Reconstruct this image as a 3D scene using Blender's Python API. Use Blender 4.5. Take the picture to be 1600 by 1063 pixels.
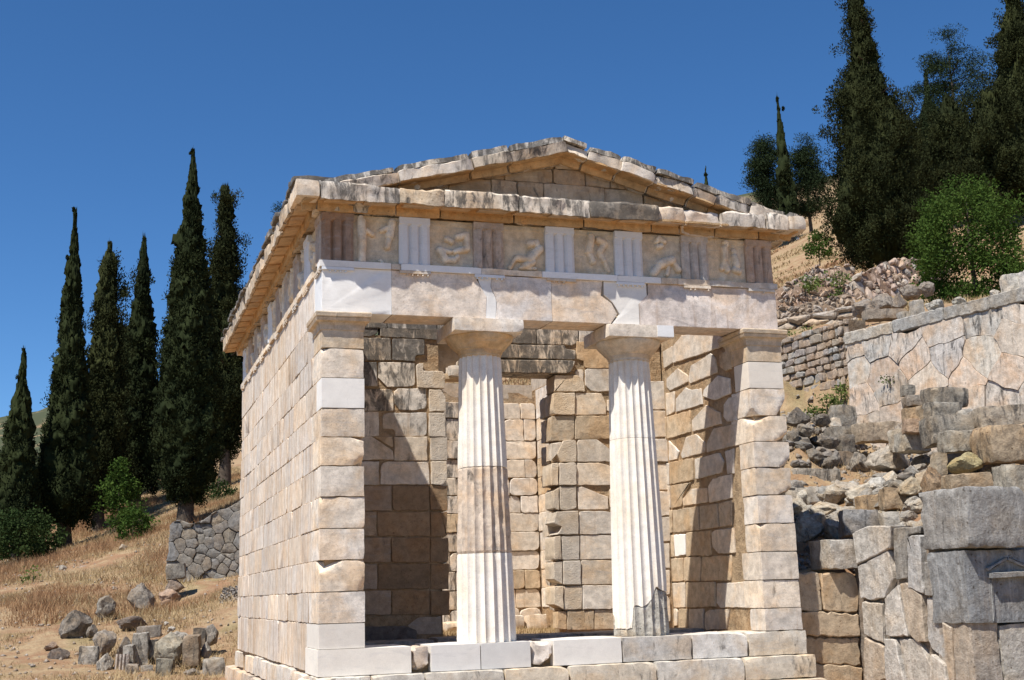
import bpy, math, random
import numpy as np
from mathutils import Vector, Matrix, noise

# ------------------------------------------------------------------ clear, camera, sky, sun, exposure
for o in list(bpy.data.objects): bpy.data.objects.remove(o)
scene=bpy.context.scene; COL=scene.collection
CAM=((-2.478, -15.3963, 0.6031), [(0.951894, -0.305086, -0.028659),(-0.033879, -0.197736, 0.97967),(-0.30455, -0.93157, -0.19856)], 43.9)
cd=bpy.data.cameras.new('camera'); cam=bpy.data.objects.new('camera',cd); COL.objects.link(cam)
rr,uu,bb=[Vector(v) for v in CAM[1]]
M4=Matrix(((rr.x,uu.x,bb.x,CAM[0][0]),(rr.y,uu.y,bb.y,CAM[0][1]),(rr.z,uu.z,bb.z,CAM[0][2]),(0,0,0,1)))
cam.matrix_world=M4; cd.sensor_width=36; cd.lens=CAM[2]; cd.clip_end=6000; cd.clip_start=.05
scene.camera=cam
SUN=Vector((-.50,-.335,1.0)).normalized()           # towards the sun
elev=math.asin(SUN.z); azim=math.atan2(SUN.x,SUN.y)
world=bpy.data.worlds.new('World'); scene.world=world; world.use_nodes=True
wn=world.node_tree.nodes; wl=world.node_tree.links
bg=wn['Background']; sky=wn.new('ShaderNodeTexSky'); sky.sky_type='NISHITA'; sky.sun_disc=False
sky.sun_elevation=elev; sky.sun_rotation=azim%(2*math.pi); sky.altitude=2500; sky.air_density=1.0; sky.dust_density=0.; sky.ozone_density=6.
hs=wn.new('ShaderNodeHueSaturation'); hs.inputs['Saturation'].default_value=1.16
wl.new(sky.outputs[0],hs.inputs['Color']); wl.new(hs.outputs[0],bg.inputs[0]); bg.inputs[1].default_value=.102
sl=bpy.data.lights.new('sun','SUN'); sl.energy=5.0; sl.angle=math.radians(.53); sl.color=(1,.955,.88)
sun=bpy.data.objects.new('sun',sl); COL.objects.link(sun)
sun.rotation_euler=(-SUN).to_track_quat('-Z','Y').to_euler(); sun.location=(-20,-12,40)
scene.view_settings.view_transform='Standard'; scene.view_settings.look='None'
scene.view_settings.exposure=0.45; scene.view_settings.gamma=1.0; scene.view_settings.use_curve_mapping=False
scene.render.resolution_x=1024; scene.render.resolution_y=680

# ------------------------------------------------------------------ surveyed data, metres
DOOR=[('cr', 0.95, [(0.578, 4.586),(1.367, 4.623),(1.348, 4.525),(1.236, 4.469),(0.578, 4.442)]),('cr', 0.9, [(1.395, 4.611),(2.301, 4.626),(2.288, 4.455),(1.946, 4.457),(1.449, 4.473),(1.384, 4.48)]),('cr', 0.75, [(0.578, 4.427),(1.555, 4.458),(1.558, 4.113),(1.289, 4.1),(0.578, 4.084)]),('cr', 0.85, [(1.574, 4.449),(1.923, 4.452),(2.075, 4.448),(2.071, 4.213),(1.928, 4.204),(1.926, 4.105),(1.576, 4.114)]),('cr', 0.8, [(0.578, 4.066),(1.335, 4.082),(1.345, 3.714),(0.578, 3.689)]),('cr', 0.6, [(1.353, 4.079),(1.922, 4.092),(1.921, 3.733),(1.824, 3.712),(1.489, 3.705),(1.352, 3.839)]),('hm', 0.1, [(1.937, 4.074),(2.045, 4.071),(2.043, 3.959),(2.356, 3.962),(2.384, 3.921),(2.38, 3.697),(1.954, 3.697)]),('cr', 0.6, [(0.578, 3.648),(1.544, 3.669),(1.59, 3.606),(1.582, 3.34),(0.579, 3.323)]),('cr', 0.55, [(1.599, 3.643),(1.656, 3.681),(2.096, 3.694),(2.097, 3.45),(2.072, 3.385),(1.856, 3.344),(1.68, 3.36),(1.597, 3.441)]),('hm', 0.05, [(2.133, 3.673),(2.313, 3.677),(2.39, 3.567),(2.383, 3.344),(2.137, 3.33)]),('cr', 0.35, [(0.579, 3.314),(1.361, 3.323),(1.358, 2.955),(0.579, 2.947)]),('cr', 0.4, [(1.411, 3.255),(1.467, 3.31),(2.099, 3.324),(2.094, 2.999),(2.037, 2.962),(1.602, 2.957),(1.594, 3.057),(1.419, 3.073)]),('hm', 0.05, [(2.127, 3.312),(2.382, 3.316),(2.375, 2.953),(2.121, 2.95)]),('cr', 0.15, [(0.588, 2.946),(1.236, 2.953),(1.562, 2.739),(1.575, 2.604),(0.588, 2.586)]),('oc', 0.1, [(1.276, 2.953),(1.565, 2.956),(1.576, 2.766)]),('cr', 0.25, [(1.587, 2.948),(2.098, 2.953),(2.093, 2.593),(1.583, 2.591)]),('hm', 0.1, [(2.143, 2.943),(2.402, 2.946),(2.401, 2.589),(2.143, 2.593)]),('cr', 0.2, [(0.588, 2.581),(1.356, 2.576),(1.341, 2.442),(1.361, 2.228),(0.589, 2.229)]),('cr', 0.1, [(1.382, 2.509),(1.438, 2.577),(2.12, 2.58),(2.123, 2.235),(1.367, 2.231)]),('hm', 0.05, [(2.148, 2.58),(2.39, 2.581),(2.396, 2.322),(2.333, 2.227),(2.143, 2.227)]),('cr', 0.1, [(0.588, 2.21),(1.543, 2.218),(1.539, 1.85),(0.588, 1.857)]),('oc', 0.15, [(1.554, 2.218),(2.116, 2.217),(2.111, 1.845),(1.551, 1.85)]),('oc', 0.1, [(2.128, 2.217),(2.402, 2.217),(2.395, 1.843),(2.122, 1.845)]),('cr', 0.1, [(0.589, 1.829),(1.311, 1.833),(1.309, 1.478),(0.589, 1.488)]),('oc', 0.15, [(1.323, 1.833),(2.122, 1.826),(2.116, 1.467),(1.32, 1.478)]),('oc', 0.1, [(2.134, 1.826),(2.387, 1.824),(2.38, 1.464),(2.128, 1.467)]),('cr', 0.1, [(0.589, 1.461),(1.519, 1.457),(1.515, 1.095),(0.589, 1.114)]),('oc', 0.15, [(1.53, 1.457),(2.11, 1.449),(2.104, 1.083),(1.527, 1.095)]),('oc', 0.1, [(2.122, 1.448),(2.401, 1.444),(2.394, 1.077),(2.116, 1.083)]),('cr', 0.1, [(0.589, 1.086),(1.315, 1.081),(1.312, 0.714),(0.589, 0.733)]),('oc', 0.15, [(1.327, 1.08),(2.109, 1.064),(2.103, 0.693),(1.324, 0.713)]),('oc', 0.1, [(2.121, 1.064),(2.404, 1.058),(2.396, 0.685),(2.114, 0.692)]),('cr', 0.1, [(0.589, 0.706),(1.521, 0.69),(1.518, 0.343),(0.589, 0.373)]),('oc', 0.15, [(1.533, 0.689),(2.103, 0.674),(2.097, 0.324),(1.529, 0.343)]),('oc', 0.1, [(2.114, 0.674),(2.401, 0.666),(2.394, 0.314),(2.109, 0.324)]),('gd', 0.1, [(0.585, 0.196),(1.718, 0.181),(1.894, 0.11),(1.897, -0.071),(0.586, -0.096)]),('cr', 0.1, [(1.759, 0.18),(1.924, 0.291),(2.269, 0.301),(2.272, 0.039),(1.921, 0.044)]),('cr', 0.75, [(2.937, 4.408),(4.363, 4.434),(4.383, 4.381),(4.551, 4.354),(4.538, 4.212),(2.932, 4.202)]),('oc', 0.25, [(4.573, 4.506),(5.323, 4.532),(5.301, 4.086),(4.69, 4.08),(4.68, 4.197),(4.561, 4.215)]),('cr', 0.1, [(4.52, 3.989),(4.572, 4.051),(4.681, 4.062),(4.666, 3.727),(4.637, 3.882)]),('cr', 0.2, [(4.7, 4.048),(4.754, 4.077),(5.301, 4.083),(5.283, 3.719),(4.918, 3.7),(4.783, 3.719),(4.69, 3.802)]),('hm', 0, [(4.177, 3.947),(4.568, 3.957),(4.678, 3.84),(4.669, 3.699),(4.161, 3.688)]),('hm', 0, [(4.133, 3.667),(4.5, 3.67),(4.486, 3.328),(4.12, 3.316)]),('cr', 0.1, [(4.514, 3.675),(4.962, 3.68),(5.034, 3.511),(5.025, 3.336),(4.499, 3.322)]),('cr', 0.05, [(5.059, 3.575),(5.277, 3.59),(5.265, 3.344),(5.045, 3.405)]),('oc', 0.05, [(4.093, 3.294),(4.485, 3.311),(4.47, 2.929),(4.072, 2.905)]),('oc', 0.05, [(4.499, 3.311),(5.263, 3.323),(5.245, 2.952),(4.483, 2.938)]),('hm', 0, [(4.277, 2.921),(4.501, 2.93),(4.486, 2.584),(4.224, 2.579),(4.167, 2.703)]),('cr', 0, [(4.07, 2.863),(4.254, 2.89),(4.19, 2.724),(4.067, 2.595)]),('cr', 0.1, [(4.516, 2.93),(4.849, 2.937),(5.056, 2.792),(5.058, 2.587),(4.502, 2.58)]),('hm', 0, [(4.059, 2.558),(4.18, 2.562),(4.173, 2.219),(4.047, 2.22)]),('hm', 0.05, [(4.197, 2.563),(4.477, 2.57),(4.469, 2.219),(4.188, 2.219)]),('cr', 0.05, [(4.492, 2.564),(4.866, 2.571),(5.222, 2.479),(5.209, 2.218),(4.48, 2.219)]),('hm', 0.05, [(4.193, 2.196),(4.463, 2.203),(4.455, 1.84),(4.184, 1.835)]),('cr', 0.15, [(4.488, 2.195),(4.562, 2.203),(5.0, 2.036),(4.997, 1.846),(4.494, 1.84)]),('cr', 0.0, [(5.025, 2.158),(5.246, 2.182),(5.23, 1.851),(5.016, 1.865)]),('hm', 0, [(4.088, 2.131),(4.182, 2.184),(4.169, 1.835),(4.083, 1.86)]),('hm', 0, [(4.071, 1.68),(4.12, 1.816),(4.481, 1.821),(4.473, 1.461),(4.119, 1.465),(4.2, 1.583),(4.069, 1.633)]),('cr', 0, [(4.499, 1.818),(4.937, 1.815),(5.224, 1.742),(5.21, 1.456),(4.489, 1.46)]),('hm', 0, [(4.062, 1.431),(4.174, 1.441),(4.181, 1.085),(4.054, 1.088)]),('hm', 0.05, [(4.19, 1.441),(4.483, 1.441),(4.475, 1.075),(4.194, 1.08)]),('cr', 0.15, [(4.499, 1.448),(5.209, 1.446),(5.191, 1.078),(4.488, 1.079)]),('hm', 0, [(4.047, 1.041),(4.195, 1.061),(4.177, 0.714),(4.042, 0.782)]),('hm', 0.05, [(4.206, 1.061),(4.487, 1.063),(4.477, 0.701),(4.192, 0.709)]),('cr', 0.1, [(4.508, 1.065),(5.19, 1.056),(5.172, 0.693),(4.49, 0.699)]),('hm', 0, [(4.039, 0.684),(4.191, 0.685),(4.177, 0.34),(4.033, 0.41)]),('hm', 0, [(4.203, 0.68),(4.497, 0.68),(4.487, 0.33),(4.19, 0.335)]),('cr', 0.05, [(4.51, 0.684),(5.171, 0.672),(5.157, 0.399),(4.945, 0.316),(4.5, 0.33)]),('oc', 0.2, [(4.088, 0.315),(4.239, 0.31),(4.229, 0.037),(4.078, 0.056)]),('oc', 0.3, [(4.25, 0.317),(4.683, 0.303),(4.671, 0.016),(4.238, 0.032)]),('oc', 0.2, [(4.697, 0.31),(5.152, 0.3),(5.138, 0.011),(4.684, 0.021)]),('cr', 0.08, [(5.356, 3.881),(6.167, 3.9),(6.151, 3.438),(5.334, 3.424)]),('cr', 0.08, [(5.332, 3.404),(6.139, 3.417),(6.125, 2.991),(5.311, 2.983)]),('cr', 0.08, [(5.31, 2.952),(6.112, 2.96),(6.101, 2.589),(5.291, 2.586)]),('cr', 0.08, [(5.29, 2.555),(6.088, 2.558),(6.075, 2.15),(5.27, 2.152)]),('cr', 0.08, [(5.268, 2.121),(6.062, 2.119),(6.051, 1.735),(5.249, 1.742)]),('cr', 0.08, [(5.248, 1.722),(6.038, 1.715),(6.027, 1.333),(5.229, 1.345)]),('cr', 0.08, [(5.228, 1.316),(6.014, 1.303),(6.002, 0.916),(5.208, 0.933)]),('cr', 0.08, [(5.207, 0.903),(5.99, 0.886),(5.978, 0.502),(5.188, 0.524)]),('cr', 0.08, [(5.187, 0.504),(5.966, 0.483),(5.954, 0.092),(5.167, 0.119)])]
LINTEL=[(2.601, 4.147),(4.443, 4.188),(4.526, 4.182),(4.434, 3.977),(2.597, 3.95)]
RIGHT=[('cr', 0, [(2.781, 4.375),(2.433, 4.394),(2.451, 4.123),(2.776, 4.091)]),('cr', 0.05, [(2.4, 4.387),(2.057, 4.496),(0.728, 4.268),(0.757, 4.053),(1.373, 4.069),(2.434, 4.117)]),('cr', 0, [(2.693, 3.921),(2.286, 4.008),(1.936, 3.838),(1.934, 3.731),(2.606, 3.703),(2.716, 3.79)]),('cr', 0.05, [(1.803, 3.964),(1.126, 4.033),(0.983, 3.922),(0.934, 3.702),(1.891, 3.693),(1.899, 3.796)]),('oc', 0.1, [(0.833, 3.95),(0.459, 3.99),(0.502, 3.677),(0.679, 3.68),(0.838, 3.771)]),('cr', 0, [(2.781, 3.682),(2.441, 3.667),(2.482, 3.345),(2.781, 3.32)]),('cr', 0, [(2.401, 3.544),(2.029, 3.66),(1.877, 3.599),(1.511, 3.563),(1.482, 3.314),(2.434, 3.326)]),('cr', 0.05, [(1.409, 3.528),(0.931, 3.657),(0.574, 3.553),(0.581, 3.331),(1.074, 3.309),(1.442, 3.43)]),('cr', 0, [(3.197, 3.663),(2.852, 3.585),(2.881, 3.354),(3.203, 3.375)]),('oc', 0.05, [(2.76, 3.302),(1.927, 3.29),(1.945, 2.953),(2.793, 2.952)]),('cr', 0, [(1.875, 3.123),(1.375, 3.286),(0.941, 3.112),(0.916, 2.939),(1.872, 2.944)]),('cr', 0.05, [(0.813, 3.208),(0.647, 3.287),(0.383, 3.269),(0.431, 2.916),(0.74, 2.948),(0.837, 3.035)]),('oc', 0.05, [(3.178, 3.337),(2.783, 3.305),(2.816, 2.95),(3.19, 2.996)]),('cr', 0, [(2.751, 2.922),(2.381, 2.706),(2.467, 2.59),(2.769, 2.599)]),('cr', 0, [(2.338, 2.654),(2.123, 2.892),(1.783, 2.907),(1.484, 2.728),(1.502, 2.587),(2.293, 2.583)]),('cr', 0, [(1.442, 2.7),(1.177, 2.907),(0.503, 2.883),(0.545, 2.575),(1.433, 2.579)]),('cr', 0, [(3.152, 2.594),(2.785, 2.567),(2.812, 2.22),(3.167, 2.239)]),('oc', 0.05, [(2.749, 2.575),(1.918, 2.554),(1.936, 2.213),(2.772, 2.219)]),('cr', 0.05, [(1.848, 2.525),(1.033, 2.533),(0.92, 2.384),(1.011, 2.234),(1.863, 2.215)]),('cr', 0, [(0.858, 2.527),(0.587, 2.539),(0.635, 2.186),(0.819, 2.193)]),('cr', 0, [(3.128, 2.224),(2.807, 2.206),(2.816, 1.855),(3.113, 1.862)]),('oc', 0.15, [(2.76, 2.204),(2.047, 2.186),(2.356, 1.996),(2.385, 1.853),(2.772, 1.837)]),('cr', 0, [(2.354, 1.962),(2.016, 2.088),(1.505, 2.055),(1.486, 1.845),(2.347, 1.846)]),('cr', 0.05, [(1.455, 2.081),(1.299, 2.176),(0.704, 2.187),(0.737, 1.843),(1.442, 1.83)]),('oc', 0.2, [(3.057, 1.828),(2.757, 1.814),(2.784, 1.465),(3.074, 1.456)]),('oc', 0.05, [(2.722, 1.814),(1.821, 1.812),(1.821, 1.449),(2.744, 1.458)]),('oc', 0.05, [(1.779, 1.804),(1.202, 1.803),(1.198, 1.459),(1.799, 1.454)]),('oc', 0.05, [(1.162, 1.804),(0.755, 1.814),(0.803, 1.461),(1.158, 1.457)]),('oc', 0.1, [(3.047, 1.432),(2.76, 1.43),(2.774, 1.087),(3.062, 1.085)]),('wh', 0, [(2.737, 1.429),(2.334, 1.427),(2.347, 1.108),(2.74, 1.086)]),('oc', 0.05, [(2.288, 1.441),(1.459, 1.426),(1.489, 1.053),(2.335, 1.072)]),('cr', 0, [(1.44, 1.384),(1.338, 1.424),(0.727, 1.424),(0.747, 1.07),(1.244, 1.078),(1.426, 1.183)]),('oc', 0.1, [(3.064, 1.063),(2.464, 1.067),(2.483, 0.708),(3.08, 0.706)]),('oc', 0.1, [(2.42, 1.065),(1.819, 1.056),(1.914, 0.698),(2.455, 0.707)]),('oc', 0.05, [(1.798, 1.055),(0.864, 1.044),(0.912, 0.691),(1.898, 0.698)]),('cr', 0, [(3.053, 0.684),(2.452, 0.686),(2.473, 0.306),(3.072, 0.305)]),('oc', 0.05, [(2.413, 0.685),(1.427, 0.68),(1.45, 0.319),(2.44, 0.306)]),('cr', 0, [(1.365, 0.657),(0.523, 0.665),(0.549, 0.314),(1.298, 0.308),(1.423, 0.371)]),('cr', 0, [(2.986, 0.291),(2.756, 0.291),(2.789, 0.032),(2.992, 0.017)]),('oc', 0.1, [(2.71, 0.291),(2.403, 0.292),(2.429, 0.009),(2.738, -0.008)]),('cr', 0, [(2.355, 0.285),(1.852, 0.294),(1.882, -0.011),(2.395, -0.021)]),('cr', 0.05, [(1.787, 0.235),(1.652, 0.281),(1.019, 0.289),(1.154, 0.002),(1.841, -0.02)])]
RETSIDE=[('lg', 0.05, [(0.165, 1.303),(-0.242, 1.375),(-0.788, 1.348),(-0.698, 1.049),(-0.199, 0.929),(0.123, 0.859)]),('mg', 0.35, [(-0.765, 1.313),(-1.364, 1.309),(-1.349, 1.21),(-1.094, 1.203),(-0.977, 0.632),(-0.732, 0.623),(-0.724, 1.009)]),('lg', 0.3, [(-1.105, 1.192),(-1.375, 1.191),(-1.342, 0.44),(-1.02, 0.523)]),('lg', 0.05, [(0.127, 0.835),(-0.22, 0.918),(-0.628, 1.026),(-0.683, 0.65),(-0.465, 0.4),(-0.184, 0.362),(0.12, 0.39)]),('mg', 0.25, [(-1.424, 0.84),(-1.538, 0.837),(-1.544, 0.406),(-1.373, 0.425)]),('lg', 0.1, [(0.121, 0.353),(-0.409, 0.325),(-0.341, -0.214),(0.118, -0.114)]),('lg', 0.2, [(-0.473, 0.39),(-0.802, 0.566),(-0.916, -0.103),(-0.415, -0.115)]),('tn', 0.15, [(-0.83, 0.578),(-0.979, 0.589),(-1.282, 0.423),(-1.273, -0.168),(-1.116, -0.172),(-0.944, -0.09)]),('lg', 0.05, [(-1.375, 0.385),(-1.561, 0.384),(-1.682, 0.144),(-1.657, -0.39),(-1.391, -0.25),(-1.313, -0.123)]),('tn', 0.05, [(0.122, -0.137),(-0.337, -0.242),(-0.317, -0.672),(-0.013, -0.778),(0.2, -0.79)]),('lg', 0.1, [(-0.391, -0.151),(-0.642, -0.145),(-0.769, -0.734),(-0.336, -0.759)]),('lg', 0.25, [(-0.677, -0.144),(-1.08, -0.134),(-1.346, -0.485),(-1.28, -0.705),(-0.799, -0.733)]),('lg', 0.1, [(-1.404, -0.295),(-1.671, -0.428),(-1.709, -0.68),(-1.321, -0.702)]),('tn', 0.1, [(-1.69, 0.096),(-1.866, 0.032),(-1.813, -0.674),(-1.724, -0.679),(-1.683, -0.399)])]
CROSS=[('oc', 0.1, [(6.766, 0.775),(7.107, 0.772),(7.131, 0.519),(7.097, 0.232),(6.722, 0.244)]),('oc', 0.1, [(7.125, 0.767),(7.387, 0.75),(7.672, 0.749),(7.712, 0.504),(7.682, 0.187),(7.463, 0.21),(7.122, 0.237)]),('oc', 0.1, [(6.72, 0.228),(7.213, 0.218),(7.681, 0.176),(7.689, -0.126),(7.338, -0.126),(6.693, -0.097)]),('oc', 0.1, [(6.691, -0.115),(7.151, -0.132),(7.695, -0.161),(7.674, -0.537),(6.664, -0.44)]),('oc', 0.1, [(6.662, -0.461),(7.15, -0.487),(7.704, -0.551),(7.684, -0.827),(6.636, -0.775)])]
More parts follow.
